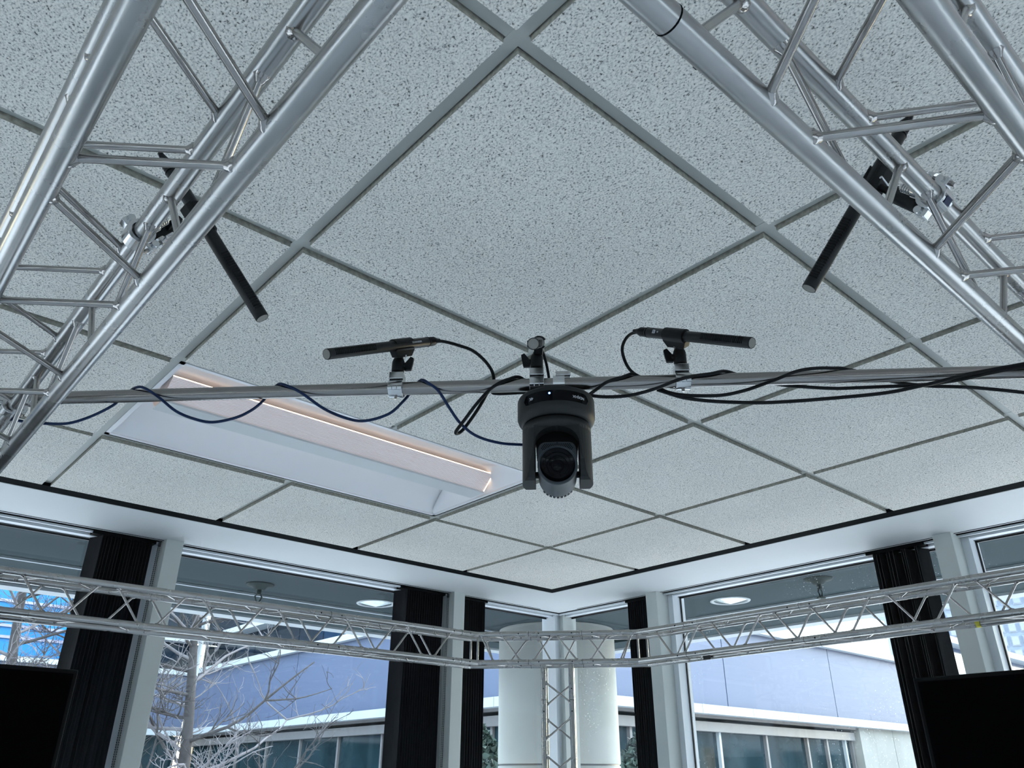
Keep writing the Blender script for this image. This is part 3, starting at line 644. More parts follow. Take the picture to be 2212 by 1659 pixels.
# ------------------------------------------------------------------ PTZ camera hanging under the pipe
def ptz():
    D = Vector((.853, .858, 0)).normalized()          # away from the viewer
    c = P0+PD*s_of((.857, .852, .61)); top = Vector((c.x, c.y, .578)); fr = -D; rt = Vector((D.y, -D.x, 0))
    t = thing('ptz_camera', 'dark grey pan and tilt video camera hanging upside down under the pipe', 'camera', top)
    RB = .0655
    MB().lathe(top, -Z, [(.0001, 0), (RB-.006, 0), (RB-.0015, .002), (RB, .006), (RB, .036), (RB-.002, .042), (RB-.006, .047), (RB-.008, .049), (.0001, .049)], n=64).build('base', 'ptz', t)
    # neck gap
    MB().lathe(top-Z*.048, -Z, [(RB-.010, 0), (RB-.010, .004)], n=48).build('neck_gap', 'black', t)
    # display window: curved dark strip on the front of the base with round ends
    def arc_strip(b, z0, z1, a0, a1, rr, n=24, round_=True):
        vs = []
        for k in range(n+1):
            q_ = a0+(a1-a0)*k/n; e = 1.
            if round_:
                dd = min(abs(q_-a0), abs(a1-q_))*rr/((z1-z0)/2); e = math.sqrt(max(0, 1-(1-min(1, dd))**2)) if dd < 1 else 1
            zm = (z0+z1)/2; hz = (z1-z0)/2*max(e, .12)
            p = fr*math.cos(q_)*rr+rt*math.sin(q_)*rr
            vs += [top+p-Z*(zm-hz), top+p-Z*(zm+hz)]
        b.add(vs, [(2*k, 2*k+2, 2*k+3, 2*k+1) for k in range(n)], True); return b
    arc_strip(MB(), .0110, .0295, -.93, .93, RB+.0005).build('display_window', 'glassblack', t)
    p = top+fr*math.cos(-.16)*(RB+.0007)+rt*math.sin(-.16)*(RB+.0007)-Z*.0165
    MB().lathe(p, fr, [(.0018, 0), (.0014, .0006), (.0001, .0008)], n=12).build('status_light', 'led', t)
    # upside down lettering bent round the window
    def text(s_, ang, size, z):
        cu = bpy.data.curves.new('lettering', 'FONT'); cu.body = s_; cu.size = size; cu.extrude = .00008; cu.align_x = 'CENTER'; cu.align_y = 'CENTER'
        o = bpy.data.objects.new('txt', cu); C.objects.link(o); bpy.context.view_layer.update()
        me = bpy.data.meshes.new_from_object(o.evaluated_get(bpy.context.evaluated_depsgraph_get())); bpy.data.objects.remove(o); me.materials.clear(); me.materials.append(MT['print'])
        for v in me.vertices:
            q_ = ang-v.co.x/(RB+.0009); rr = RB+.0009+v.co.z
            w_ = top+fr*math.cos(q_)*rr+rt*math.sin(q_)*rr-Z*(z+v.co.y); v.co = w_-ORG[t.name]
        o = bpy.data.objects.new('lettering', me); C.objects.link(o); o.parent = t
    text('4K', -.66, .0075, .0205); text('NDI|HX', .60, .0066, .0205)
    RY = .0575; HX = .0362; zt_ = .0525; zb_ = .151
    MB().lathe(top-Z*zt_, -Z, [(.0001, 0), (RY, 0), (RY, .014), (.0001, .0145)], n=56).build('yoke_crown', 'ptz', t)
    for s in (-1, 1):
        # arm: circular segment cut from the cylinder, rounded at the foot
        n = 14; a_max = math.acos(HX/RY); b = MB(); rows = []
        lev = [(zt_+.008, 1.0), (zt_+.03, .98), (zt_+.06, .90), (zb_-.03, .80), (zb_-.012, .74), (zb_-.003, .62), (zb_, .45)]
        for (zz, k_) in lev:
            row = []
            for i in range(n+1):
                q_ = (-a_max+2*a_max*i/n)*k_
                row.append(top+rt*s*RY*math.cos(q_)+fr*RY*math.sin(q_)-Z*zz)
            yl = RY*math.sin(a_max*k_)
            for i in range(n+1):
                q_ = (a_max-2*a_max*i/n)*k_; row.append(top+rt*s*HX+fr*RY*math.sin(q_)-Z*zz)
            rows.append(row)
        w = len(rows[0]); vs = [v for r_ in rows for v in r_]; fs = []
        for k in range(len(rows)-1):
            for i in range(w): fs.append((k*w+i, k*w+(i+1) % w, (k+1)*w+(i+1) % w, (k+1)*w+i))
        fs.append(tuple(range(w))); fs.append(tuple(range((len(rows)-1)*w, len(rows)*w)))
        b.add(vs, fs); b.build('yoke_arm', 'ptz', t, .0015)
        # arch haunch between arm and crown
        b = MB(); pr = []
        for k in range(9):
            q_ = k/8*math.pi/2; pr.append((HX*math.cos(q_), zt_+.014+.030*(1-math.sin(q_))))
        poly = [(x_, -z_) for x_, z_ in pr]+[(HX, -(zt_+.012))]
        b.prism([(x_*s, z_) for x_, z_ in poly], .018, .047, rt, Z, fr, top); b.build('yoke_haunch', 'ptz', t)
        pz = top-Z*.134
        MB().cyl(pz+rt*s*(HX-.0055), pz+rt*s*(HX+.002), .0055, n=14).build('pivot', 'bezel', t)
    MB().obox(top-Z*(zt_+.028)-fr*.006, rt, fr, Z, HX-.002, .030, .015).build('yoke_core', 'bezel', t)
    hc = top-Z*.130; hx = (fr+Vector((0, 0, -.10))).normalized(); hu = rt.cross(hx); hu = hu if hu.z > 0 else -hu
    RH = .0318
    head = MB().lathe(hc+hx*.050, -hx, [(.0278, .0), (RH-.0006, .0), (RH+.0002, .002), (RH, .008), (RH, .088), (RH-.002, .098), (RH-.007, .103), (.0001, .104)], n=56).build('head_barrel', 'ptz2', t)
    # shroud above the barrel with perforated front
    b = MB(); pl = []
    for k in range(13):
        q_ = math.pi*k/12; sx = math.copysign(abs(math.cos(q_))**.35, math.cos(q_)); pl.append((sx*.0318, .006+.036*math.sin(q_)**.45 if 0 < k < 12 else 0))
    pl = pl+[(-.0318, -.004), (.0318, -.004)]
    b.prism(pl, -.050, .036, rt, hu, hx, hc); b.build('head_shroud', 'ptz2', t, .001)
    gb = MB()
    for r_ in range(6):
        for k in range(-9, 10):
            xx = k*.0031+(r_ % 2)*.00155; zz = .0400-r_*.0022
            if abs(xx) > .0262 or zz > .0400-(abs(xx)/.0262)**4*.006: continue
            if xx*xx+zz*zz < (RH+.0008)**2: continue
            gb.lathe(hc+hx*.0363+rt*xx+hu*zz, hx, [(.0001, .0001), (.00105, .0001)], n=6, smooth=False)
    gb.build('perforations', 'black', t)
    gl = MB().lathe(hc+hx*.046, hx, [(.0281, .0045), (.0278, .0), (.0001, -.0002)], n=48).build('lens_glass', 'glassblack', t)
    for r0_, r1_, d_ in ((.0215, .0205, .0006), (.0155, .0145, .0009), (.0095, .0085, .0012)):
        MB().lathe(hc+hx*(.046+d_), hx, [(r0_, 0), (r1_, .0003)], n=40).build('lens_ring', 'bezel', t)
    MB().lathe(hc+hx*.0474, hx, [(.0082, 0), (.005, .0012), (.0001, .0016)], n=28).build('lens_element', 'glassblack', t)
    b = MB()
    for k in range(-4, 5):
        q_ = k*.2; dv = -hu*math.cos(q_)+rt*math.sin(q_)
        b.obox(hc-hx*.0445+dv*(RH-.0002), hx, dv.cross(hx), dv, .0035, .0021, .0006)
    b.build('rear_vents', 'ptz', t)
    MB().box((top.x-.014, top.y-.014, .578), (top.x+.014, top.y+.014, .584)).build('mount_plate', 'plastic', t)
    # two white dots of print at the right side
    return t, c
_, pc = ptz()
b = MB(); ring(b, pc+PD*.006, PD, RP+.0002, RP+.0040, .010, 28)
ct = thing('camera_clamp', 'silver clamp joining the hanging camera to the pipe', 'clamp', pc+PD*.006)
b.build('collar', 'chrome', ct)
MB().obox(pc+PD*.014+Z*(RP+.006), PD, PN, Z, .013, .009, .0042).build('block', 'chrome', ct, .001)
MB().obox(pc-Z*(RP+.006), PD, PN, Z, .012, .012, .0045).build('foot', 'chrome', ct, .001)
# ------------------------------------------------------------------ cables
def smooth_path(pts, n=6):
    pts = [Vector(p) for p in pts]; P = [pts[0]*2-pts[1]]+pts+[pts[-1]*2-pts[-2]]; out = []
    for i in range(1, len(P)-2):
        for k in range(n):
            t_ = k/n; a_, b_, c_, d_ = P[i-1], P[i], P[i+1], P[i+2]
            out.append(.5*((2*b_)+(c_-a_)*t_+(2*a_-5*b_+4*c_-d_)*t_*t_+(3*b_-a_-3*c_+d_)*t_**3))
    out.append(pts[-1]); return out
def push_out(pts, r):
    """keep cable centre lines clear of the pipe"""
    res = []
    for p in pts:
        d = p-P0; d = d-PD*d.dot(PD); L = d.length
        if 1e-5 < L < RP+r: p = p+d*((RP+r+.0003)/L-1)
        res.append(p)
    return res
def cable(name, pts, r, mat, label, cat='cable', group=None):
    return tag(MB().tube(push_out(smooth_path(pts), r), r, 10).build(name, mat), label, cat, group)
CB = {
'blue': [(0.1698, 1.5421, 0.5699), (0.196, 1.52, 0.5641), (0.221, 1.4968, 0.5612), (0.2511, 1.4666, 0.5611), (0.2789, 1.4406, 0.5752), (0.3041, 1.4246, 0.5986), (0.3131, 1.4227, 0.6166), (0.3196, 1.4021, 0.6234), (0.3274, 1.3627, 0.6198), (0.351, 1.3377, 0.6), (0.3827, 1.3229, 0.576), (0.4107, 1.3041, 0.563), (0.4362, 1.2825, 0.5572), (0.4632, 1.2505, 0.5636), (0.4825, 1.2327, 0.5786), (0.4982, 1.2326, 0.6), (0.5047, 1.2307, 0.6152), (0.5062, 1.2144, 0.6227), (0.5129, 1.1781, 0.616), (0.5322, 1.1545, 0.6), (0.5699, 1.1351, 0.5739), (0.604, 1.112, 0.5579), (0.6284, 1.0904, 0.5537), (0.6575, 1.064, 0.5669), (0.6784, 1.0551, 0.5937), (0.6877, 1.049, 0.6109), (0.6863, 1.0339, 0.6205), (0.6896, 1.0032, 0.6146), (0.7012, 0.984, 0.5987), (0.7247, 0.98, 0.5712), (0.7502, 0.9789, 0.5479), (0.7825, 0.9735, 0.5319), (0.8178, 0.9526, 0.5223), (0.8599, 0.9389, 0.5263)],
'micL': [(0.7274, 1.0317, 0.7262), (0.7356, 1.0181, 0.7226), (0.7509, 0.9954, 0.7109), (0.7666, 0.9737, 0.697), (0.7813, 0.9577, 0.6766), (0.7888, 0.944, 0.652), (0.7916, 0.9404, 0.6311), (0.7914, 0.9437, 0.6157), (0.7974, 0.943, 0.6083), (0.8319, 0.9078, 0.6086), (0.872, 0.867, 0.6088)],
'loop': [(0.8435, 0.8963, 0.6083), (0.831, 0.8947, 0.6236), (0.8065, 0.8918, 0.6222), (0.7812, 0.8995, 0.6119), (0.7662, 0.9185, 0.5979), (0.7569, 0.944, 0.5758), (0.7507, 0.9669, 0.5528), (0.7458, 0.9855, 0.5339), (0.7552, 0.9911, 0.5349), (0.7639, 0.9858, 0.5454), (0.771, 0.9672, 0.5679), (0.781, 0.9585, 0.5922), (0.7869, 0.9534, 0.6087), (0.7936, 0.9488, 0.6165)],
'micC': [(0.8352, 0.8647, 0.6857), (0.8522, 0.8754, 0.6804), (0.8607, 0.8775, 0.6655), (0.8619, 0.8744, 0.6459), (0.863, 0.8713, 0.6265), (0.871, 0.8659, 0.6117)],
'micR': [(0.9876, 0.7654, 0.732), (0.9758, 0.7735, 0.726), (0.9651, 0.7788, 0.7114), (0.9598, 0.7824, 0.6916), (0.9628, 0.7803, 0.668), (0.9643, 0.7706, 0.646), (0.9659, 0.7564, 0.63), (0.9762, 0.7448, 0.6227), (0.999, 0.7314, 0.6136), (1.0246, 0.7116, 0.6094)],
'camA': [(0.887, 0.8066, 0.5827), (0.8954, 0.7902, 0.5935), (0.9032, 0.7754, 0.603), (0.9177, 0.7615, 0.6106), (0.9379, 0.7525, 0.6169), (0.9685, 0.7468, 0.6217), (0.9941, 0.7378, 0.6116), (1.0036, 0.7263, 0.6006), (1.0052, 0.6977, 0.5844), (1.0275, 0.6662, 0.5785), (1.05, 0.6428, 0.5791), (1.0707, 0.6176, 0.5846), (1.086, 0.5969, 0.5916), (1.1019, 0.5746, 0.6), (1.1244, 0.5428, 0.6121), (1.1574, 0.5171, 0.619), (1.2005, 0.4974, 0.6239), (1.2324, 0.4853, 0.6251), (1.2696, 0.4574, 0.6111), (1.2873, 0.4355, 0.6027), (1.3037, 0.4061, 0.5928), (1.342, 0.3563, 0.5844), (1.3978, 0.2992, 0.5725), (1.4243, 0.2761, 0.5668)],
'camB': [(0.8827, 0.8089, 0.5856), (0.905, 0.7891, 0.5813), (0.9298, 0.764, 0.5812), (0.9477, 0.7431, 0.5848), (0.964, 0.7158, 0.5906), (0.9762, 0.6855, 0.5973), (1.0078, 0.6694, 0.6109), (1.0335, 0.6494, 0.6156), (1.0674, 0.6347, 0.6218), (1.0987, 0.6227, 0.6236), (1.1391, 0.5913, 0.6102), (1.1715, 0.557, 0.6029), (1.1952, 0.522, 0.5951), (1.2073, 0.4939, 0.5896), (1.2664, 0.4163, 0.5857), (1.2926, 0.3876, 0.5881), (1.317, 0.3594, 0.5926), (1.3485, 0.3205, 0.6015), (1.3794, 0.2837, 0.6083), (1.4024, 0.2568, 0.6128)],
'long': [(0.9943, 0.7387, 0.6057), (1.003, 0.7214, 0.595), (1.0079, 0.7001, 0.5818), (1.0225, 0.6756, 0.5725), (1.0508, 0.6494, 0.5688), (1.0953, 0.6061, 0.5659), (1.1318, 0.5681, 0.5667), (1.1661, 0.5314, 0.5689), (1.2132, 0.4733, 0.571), (1.2386, 0.4432, 0.5744), (1.2615, 0.4154, 0.5803), (1.2859, 0.3851, 0.5874), (1.31, 0.3559, 0.5957), (1.3437, 0.3229, 0.605), (1.378, 0.2822, 0.6124), (1.4007, 0.2551, 0.6175)],
}
cable('network_cable', CB['blue'], .0026, 'blue', 'blue network cable spiralling round the left half of the pipe to the camera')
cable('microphone_cable', CB['micL'], .0030, 'cable', 'black cable curving down from the left pipe microphone to the pipe')
cable('microphone_cable', CB['loop'], .0030, 'cable', 'black cable hanging in a narrow loop left of the camera')
cable('microphone_cable', CB['micC'], .0026, 'cable', 'short black cable behind the middle microphone')
cable('microphone_cable', CB['micR'], .0029, 'cable', 'black cable looping down from the right pipe microphone')
cable('power_cable', CB['camA'], .0030, 'cable', 'black cable waving over and under the pipe right of the camera')
cable('power_cable', CB['camB'], .0030, 'cable', 'black cable crossing the right silver clamp and running along the pipe')
cable('power_cable', CB['long'], .0031, 'cable', 'black cable sagging lowest beneath the right half of the pipe')
# ------------------------------------------------------------------ vertical blinds
def blind(side, a0, a1, n, label, loose=0., end=-1, depth=.085, twist=.30):
    fl = (lambda x, y, z: Vector((x, y, z))) if side == 'left' else (lambda x, y, z: Vector((y, x, z)))
    yc = 3.436
    t = thing('vertical_blind', label, 'blind', fl((a0+a1)/2, yc, .885), 'stacked vertical blinds')
    MB().add([fl(x, y, z) for x in (a0-.02, a1+.02) for y in (yc-.045, yc+.0) for z in (.874, .886)], [(0,1,3,2),(4,6,7,5),(0,4,5,1),(2,3,7,6),(0,2,6,4),(1,5,7,3)]).build('head_rail', 'bezel', t)
    rng = random.Random(int(a0*1000)); zb = -1.08; zt_ = .874; me = None
    for k in range(n):
        x = a0+(a1-a0)*(k+.5)/n+(rng.uniform(-1, 1)*.004*loose)
        tw = twist*end+rng.uniform(-.05, .05)+loose*rng.uniform(-.25, .5)
        if loose and k % 3 == 1: tw = -.36+rng.uniform(-.05, .05)
        b = MB(); cu = .004; seg = 5; vs = []
        for zz in (zb, zt_):
            for th in (-.0007, .0007):
                for i in range(seg+1):
                    u = -1+2*i/seg; yy = yc-.0+u*depth/2; xo = -math.sin(tw)*u*depth/2+cu*(1-u*u)+th
                    vs.append(fl(x+xo, yc+u*depth/2*math.cos(tw), zz))
        w = seg+1; fs = []
        for i in range(seg):
            fs += [(i, i+1, 2*w+i+1, 2*w+i), (w+i, 3*w+i, 3*w+i+1, w+i+1)]
        fs += [(0, 2*w, 3*w, w), (seg, w+seg, 3*w+seg, 2*w+seg)]
        fs += [tuple(list(range(w))+list(range(2*w-1, w-1, -1))), tuple(list(range(2*w, 3*w))+list(range(4*w-1, 3*w-1, -1)))]
        b.add(vs, fs, False).build('vane', 'litvane' if loose else 'vane', t)
    return t
blind('left', .790, .998, 17, 'charcoal vertical blind stacked beside the left monitor', end=1)
blind('left', 2.275, 2.520, 17, 'charcoal vertical blind stacked left of the second left mullion', end=1)
blind('left', 2.680, 2.815, 8, 'narrow charcoal vertical blind just left of the room corner window', end=1)
blind('right', 2.735, 2.850, 8, 'narrow charcoal vertical blind at the right of the room corner window', end=1)
blind('right', 1.262, 1.470, 11, 'charcoal vertical blind behind the right monitor with daylight slits between vanes', loose=.7, end=1)
# bead chain of the first blind
for (x, lb) in ((1.030, 'fine white bead chain beside the left mullion'), (2.548, 'fine white bead chain beside the second left mullion')):
    b = MB()
    for xx in (x-.006, x+.002):
        b.cyl((xx, 3.378, -1.0), (xx, 3.378, .872), .0006, n=5)
        for k in range(230): z_ = -1.0+k*.0081; b.obox((xx, 3.378, z_), X, Y, Z, .0014, .0014, .0016)
    b.cyl((x-.002, 3.378, .862), (x-.002, 3.378, .882), .006, n=12)
    o = b.build('bead_chain', 'gasket'); tag(o, lb.replace('fine white', 'fine dark'), 'chain')
# ------------------------------------------------------------------ monitors
def monitor(label, o, ax, nrm, w, h, legd, arm, th=.05):
    """o: top corner nearest the room corner; ax: unit vector along the top edge away from it; nrm: towards the viewer"""
    o = Vector(o); c = o+ax*w/2-Z*h/2
    t = thing('monitor', label, 'monitor', Vector((c.x, c.y, o.z-h)))
    MB().obox(c-nrm*th/2, ax, nrm, Z, w/2, th/2, h/2).build('housing', 'bezel', t, .003)
    bz = .012
    MB().obox(c+nrm*.0008, ax, nrm, Z, w/2-bz, .001, h/2-bz).build('screen', 'screen', t)
    br = o+ax*legd; br = Vector((br.x, br.y, c.z))-nrm*th
    MB().obox(br-nrm*.006-Z*0, ax, nrm, Z, .11, .006, .11).build('mount_plate', 'bezel', t)
    MB().obox(br-nrm*(.012+arm/2), ax, nrm, Z, .03, arm/2, .04).build('mount_arm', 'bezel', t)
monitor('large black monitor at the lower left in front of the blinds', (.668, 2.70, .287), -X, -Y, 1.23, .71, .568, .095)
monitor('large black monitor at the lower right in front of the blinds', (2.60, 1.075, .279), -Y, -X, 1.23, .71, .935, .085)
# ------------------------------------------------------------------ exterior: overhang, column, ground
ext = setting('trim_2')
EX = 5.0; EZ = .95
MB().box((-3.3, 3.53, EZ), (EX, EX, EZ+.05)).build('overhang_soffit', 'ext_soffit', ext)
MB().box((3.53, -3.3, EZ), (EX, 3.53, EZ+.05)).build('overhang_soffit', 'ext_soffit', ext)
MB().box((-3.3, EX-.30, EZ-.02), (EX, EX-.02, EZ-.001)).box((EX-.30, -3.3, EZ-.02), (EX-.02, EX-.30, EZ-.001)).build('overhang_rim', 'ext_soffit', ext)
MB().box((-3.3, EX-.06, EZ-.035), (EX+.06, EX+.06, EZ+.35)).build('fascia', 'ext_white', ext)
MB().box((EX-.06, -3.3, EZ-.035), (EX+.06, EX-.06, EZ+.35)).build('fascia', 'ext_white', ext)
MB().box((-3.3, EX-.62, EZ-.012), (EX-.6, EX-.60, EZ-.001)).box((EX-.62, -3.3, EZ-.012), (EX-.60, EX-.6, EZ-.001)).build('soffit_joint', 'ext_white', ext)
MB().box((-3.3, -3.3, 1.045), (EX, EX, 1.5)).build('roof_slab', 'ext_white', ext)
colm = thing('round_column', 'thick round concrete column outside the room corner', 'column', (4.09, 4.12, -2.1))
for z0, z1 in ((-2.1, .078), (.088, EZ-.001)):
    MB().lathe((4.09, 4.12, z0), Z, [(.0001, 0), (.408, 0), (.41, .004), (.41, z1-z0-.004), (.408, z1-z0), (.0001, z1-z0)], n=72).build('drum', 'concrete', colm)
MB().lathe((4.09, 4.12, .077), Z, [(.403, 0), (.403, .012)], n=60).build('joint', 'metalgrey', colm)
struct('ground', MB().box((-400, -400, -2.2), (400, 400, -2.1)), 'paving')
def downlight(x, y, label):
    t = thing('downlight', label, 'downlight', (x, y, EZ), 'round downlights in the overhang')
    MB().lathe((x, y, EZ), -Z, [(.098, -.0), (.118, 0), (.116, .005), (.100, .006), (.096, .0)], n=40).build('trim_ring', 'ext_white', t)
    b = MB(); n = 40; vs = []
    MB().lathe((x, y, EZ), -Z, [(.0001, .022), (.045, .014), (.100, .0016)], n=15, smooth=False).build('reflector_cone', 'baffle', t)
downlight(2.582, 4.148, 'round downlight in the overhang outside the left window')
downlight(4.091, 2.651, 'round downlight in the overhang outside the right window')
def sprinkler(x, y, label):
    t = thing('sprinkler', label, 'sprinkler', (x, y, EZ), 'fire sprinklers')
    MB().lathe((x, y, EZ), -Z, [(.0001, -.0), (.075, 0), (.072, .008), (.04, .014), (.028, .03), (.0001, .03)], n=28).build('escutcheon', 'brass', t)
    b = MB().cyl((x, y, EZ-.02), (x, y, EZ-.055), .012, n=12)
    for s in (-1, 1): b.tube([(x+s*.006, y, EZ-.05), (x+s*.020, y, EZ-.068), (x+s*.010, y, EZ-.09), (x, y, EZ-.10)], .004, 6)
    b.cyl((x, y, EZ-.098), (x, y, EZ-.103), .022, n=12)
    b.build('nozzle', 'brass', t)
sprinkler(1.828, 4.138, 'small fire sprinkler in the overhang outside the left window')
sprinkler(3.955, 2.013, 'small fire sprinkler in the overhang outside the right window')
# slim dark pole with a head seen beside the left downlight
tp = thing('bollard_lamp', 'slim dark pole with a small head outside the left window', 'lamp', (2.76, 4.02, -2.1))
MB().cyl((2.76, 4.02, -2.1), (2.76, 4.02, .72), .007, n=10).build('pole', 'gasket', tp)
b = MB(); b.cyl((2.76, 4.02, .715), (2.76, 4.02, .74), .010, .016, 12); b.cyl((2.755, 4.02, .74), (2.755, 4.02, .85), .006, n=10); b.cyl((2.772, 4.02, .74), (2.772, 4.02, .85), .006, n=10); b.obox((2.763, 4.02, .79), X, Y, Z, .014, .008, .03)
b.build('head', 'gasket', tp, .002)
# ------------------------------------------------------------------ building opposite
Z0, Z1, Z2 = 1.20, 2.64, 3.55
bd = thing('office_building', 'two storey office building across the courtyard with lavender panels and dark glazing', 'building', (9, 9, -2.1))
def bp(name, a, c, mat): return MB().box(a, c).build(name, mat, bd)
ysx = [9.0, 13.64, 17.66, 21.40, 24.2]
for i in range(4): bp('fascia_panel', (9.0, ysx[i]+(.012 if i else 0), Z0), (9.3, ysx[i+1]-.012, Z1), 'panel')
xsy = [9.3, 13.40, 17.50, 21.6, 25.7, 29.8, 33.9, 38]
for i in range(7): bp('fascia_panel', (xsy[i]+.012, 9.0, Z0), (xsy[i+1]-.012, 9.3, Z1), 'panel')
bp('fascia_core', (9.06, 9.06, Z0-.2), (38, 9.8, Z1), 'metalgrey'); bp('fascia_core', (9.06, 9.8, Z0-.2), (9.8, 24.2, Z1), 'metalgrey')
for i in range(10):
    y0 = 9-.12+i*1.53; bp('sill_cap', (8.86, y0+.006, Z0-.15), (9.2, min(24.2, y0+1.524), Z0), 'ext_white')
for i in range(18):
    x0 = 9.2+i*1.6; bp('sill_cap', (x0+.006, 8.86, Z0-.15), (x0+1.594, 9.2, Z0), 'ext_white')
bp('parapet_cap', (8.86, 8.86, Z1), (9.5, 24.2, Z1+.13), 'ext_white'); bp('parapet_cap', (9.5, 8.86, Z1), (38, 9.5, Z1+.13), 'ext_white')
bp('head_beam', (9.1, 9.1, Z0-.42), (9.3, 24.2, Z0-.26), 'metalgrey'); bp('head_beam', (9.3, 9.1, Z0-.42), (18.3, 9.3, Z0-.26), 'metalgrey')
for i in range(9):
    y0 = 9.2+i*1.66; bp('glazing_pane', (9.25, y0+.03, -2.1), (9.29, y0+1.63, Z0-.42), 'glazing'); bp('glazing_post', (9.20, y0-.03, -2.1), (9.30, y0+.03, Z0-.42), 'metalgrey')
for i, x0 in enumerate([9.3, 10.8, 12.0, 13.30, 14.86, 16.4, 17.2, 18.0]):
    x1 = ([9.3, 10.8, 12.0, 13.30, 14.86, 16.4, 17.2, 18.0, 18.3])[i+1]
    bp('glazing_pane', (x0+.03, 9.25, -2.1), (x1-.03, 9.29, Z0-.42), 'glazing'); bp('glazing_post', (x1-.03, 9.18, -2.1), (x1+.03, 9.30, Z0-.42), 'ext_white' if i in (2, 6) else 'metalgrey')
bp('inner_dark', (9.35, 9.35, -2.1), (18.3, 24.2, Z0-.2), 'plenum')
bp('end_pier', (18.4, 9.02, -2.1), (20.0, 9.5, Z0-.15), 'pier'); bp('end_pier', (20.02, 9.02, -2.1), (23.9, 9.5, Z0-.15), 'pier')
# end wall across the far end of the courtyard
for i in range(6):
    x1 = 9.0-i*3.9; bp('end_fascia_panel', (x1-3.888, 24.2, Z0), (x1, 24.5, Z1), 'panel')
bp('end_sill', (-14, 24.06, Z0-.15), (8.86, 24.4, Z0), 'ext_white'); bp('end_parapet', (-14, 24.06, Z1), (8.86, 24.6, Z1+.13), 'ext_white')
bp('end_glazing', (-14, 24.4, -2.1), (9, 24.45, Z0-.15), 'glazing')
# upper storey glazing with ledge
for i in range(12):
    y0 = 9.9+i*1.22; bp('upper_pane', (9.35, y0+.02, Z1+.1), (9.40, y0+1.2, Z2), 'navy'); bp('upper_pane', (9.35, y0+.02, Z2+.14), (9.40, y0+1.2, 5.6), 'navy')
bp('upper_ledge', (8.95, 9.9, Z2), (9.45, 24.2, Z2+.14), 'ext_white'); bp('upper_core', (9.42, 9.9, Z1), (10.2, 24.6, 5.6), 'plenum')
for i in range(3):
    x1 = 9.3-i*1.25; bp('upper_pane', (x1-1.23, 24.45, Z1+.1), (x1, 24.50, Z2), 'navy'); bp('upper_pane', (x1-1.23, 24.45, Z2+.14), (x1, 24.50, 5.6), 'navy')
bp('upper_ledge', (5.6, 24.06, Z2), (8.95, 24.5, Z2+.14), 'ext_white')
for i in range(10):
    x1 = 5.55-i*1.9; bp('sky_blue_pane', (x1-1.88, 24.45, Z1+.13), (x1, 24.5, 7.5), 'cyan')
for z_ in (3.22, 3.50, 4.12, 4.75, 5.4): bp('spandrel_band', (-14, 24.38, z_), (5.56, 24.45, z_+.07), 'lilac')
# bright rooftop wall of the right wing, set back, and ledge further right
for x0 in (9.9, 17.0, 21.6): bp('rooftop_wall', (x0, 13.0, Z1), ({9.9: 16.98, 17.0: 21.58, 21.6: 30.0}[x0], 13.3, 5.25), 'rooftop')
bp('roof_deck', (9.5, 9.5, Z1-.1), (38, 13.0, Z1+.02), 'ext_white'); bp('roof_curb', (9.9, 9.8, Z1+.13), (30, 9.9, Z1+.30), 'ext_white')
bp('far_ledge', (23.6, 8.9, 3.50), (60, 9.4, 3.68), 'ext_white')
for i in range(8): bp('far_pane', (23.8+i*2.6, 9.3, Z1+.13), (26.36+i*2.6, 9.35, 3.5), 'towerglass')
# unseen buildings added behind the viewer to dim reflections in the glass
for nm_, a_, c_ in (('added_annex', (-24, -22, -2.1), (12.98, -15, 5.5)), ('added_annex', (-24, -14.5, -2.1), (-15, 24, 5.5))):
    ab = thing(nm_, 'plain grey annex added behind the viewer to dim reflections, ' + ('south side' if c_[0] > 0 else 'west side'), 'building', (a_[0], a_[1], -2.1))
    MB().box(a_, c_).build('wall', 'annex', ab)
    for k in range(9):
        for z_ in (-1.2, 1.6):
            if c_[0] > 0: MB().box((a_[0]+1+k*3.9, c_[1], z_), (a_[0]+3.4+k*3.9, c_[1]+.05, z_+1.8)).build('window', 'glazing', ab)
            elif k < 9: MB().box((c_[0], a_[1]+1+k*3.9, z_), (c_[0]+.05, a_[1]+3.4+k*3.9, z_+1.8)).build('window', 'glazing', ab)
ab = thing('added_annex', 'grey annex added right of the courtyard to block horizon glow, outside the view', 'building', (13, -16, -2.1))
MB().box((13, -16, -2.1), (75, -10, 7.5)).build('wall', 'annex', ab)  # unseen mass added to keep low sky glow off the right wing
for k in range(14): MB().box((14+k*4.2, -10, -.6), (16.6+k*4.2, -9.95, 1.6)).build('window', 'glazing', ab)
# office tower far right
tw = thing('office_tower', 'distant blue grey office tower with small square windows behind the right wing', 'building', (182, 57, -2.1))
td = Vector((186.154, 58.221, 0)).normalized(); tr_ = Vector((td.y, -td.x, 0)); tc0 = Vector((186.154, 58.221, 0))
MB().obox(tc0+td*12+tr_*4+Z*26, tr_, td, Z, 17, 10, 28).build('facade', 'towerwall', tw)
MB().obox(tc0+td*14-tr_*22+Z*20, tr_, td, Z, 8, 10, 24).build('side_wing', 'towerglass', tw)
wm = MB(); wm.obox((0, 0, 0), tr_, td, Z, .62, .35, .85); wme = wm.mesh('window', 'towerglass')
wf = MB(); wf.obox((0, 0, 0), tr_, td, Z, .80, .12, 1.05); wfe = wf.mesh('frame', 'towerframe')
for i in range(-5, 9):
    for j in range(0, 12):
        p = tc0+td*1.9+tr_*(i*2.15+1)+Z*(12+j*2.75)
        inst('window_frame', wfe, tw, p); inst('window', wme, tw, p-td*.05)
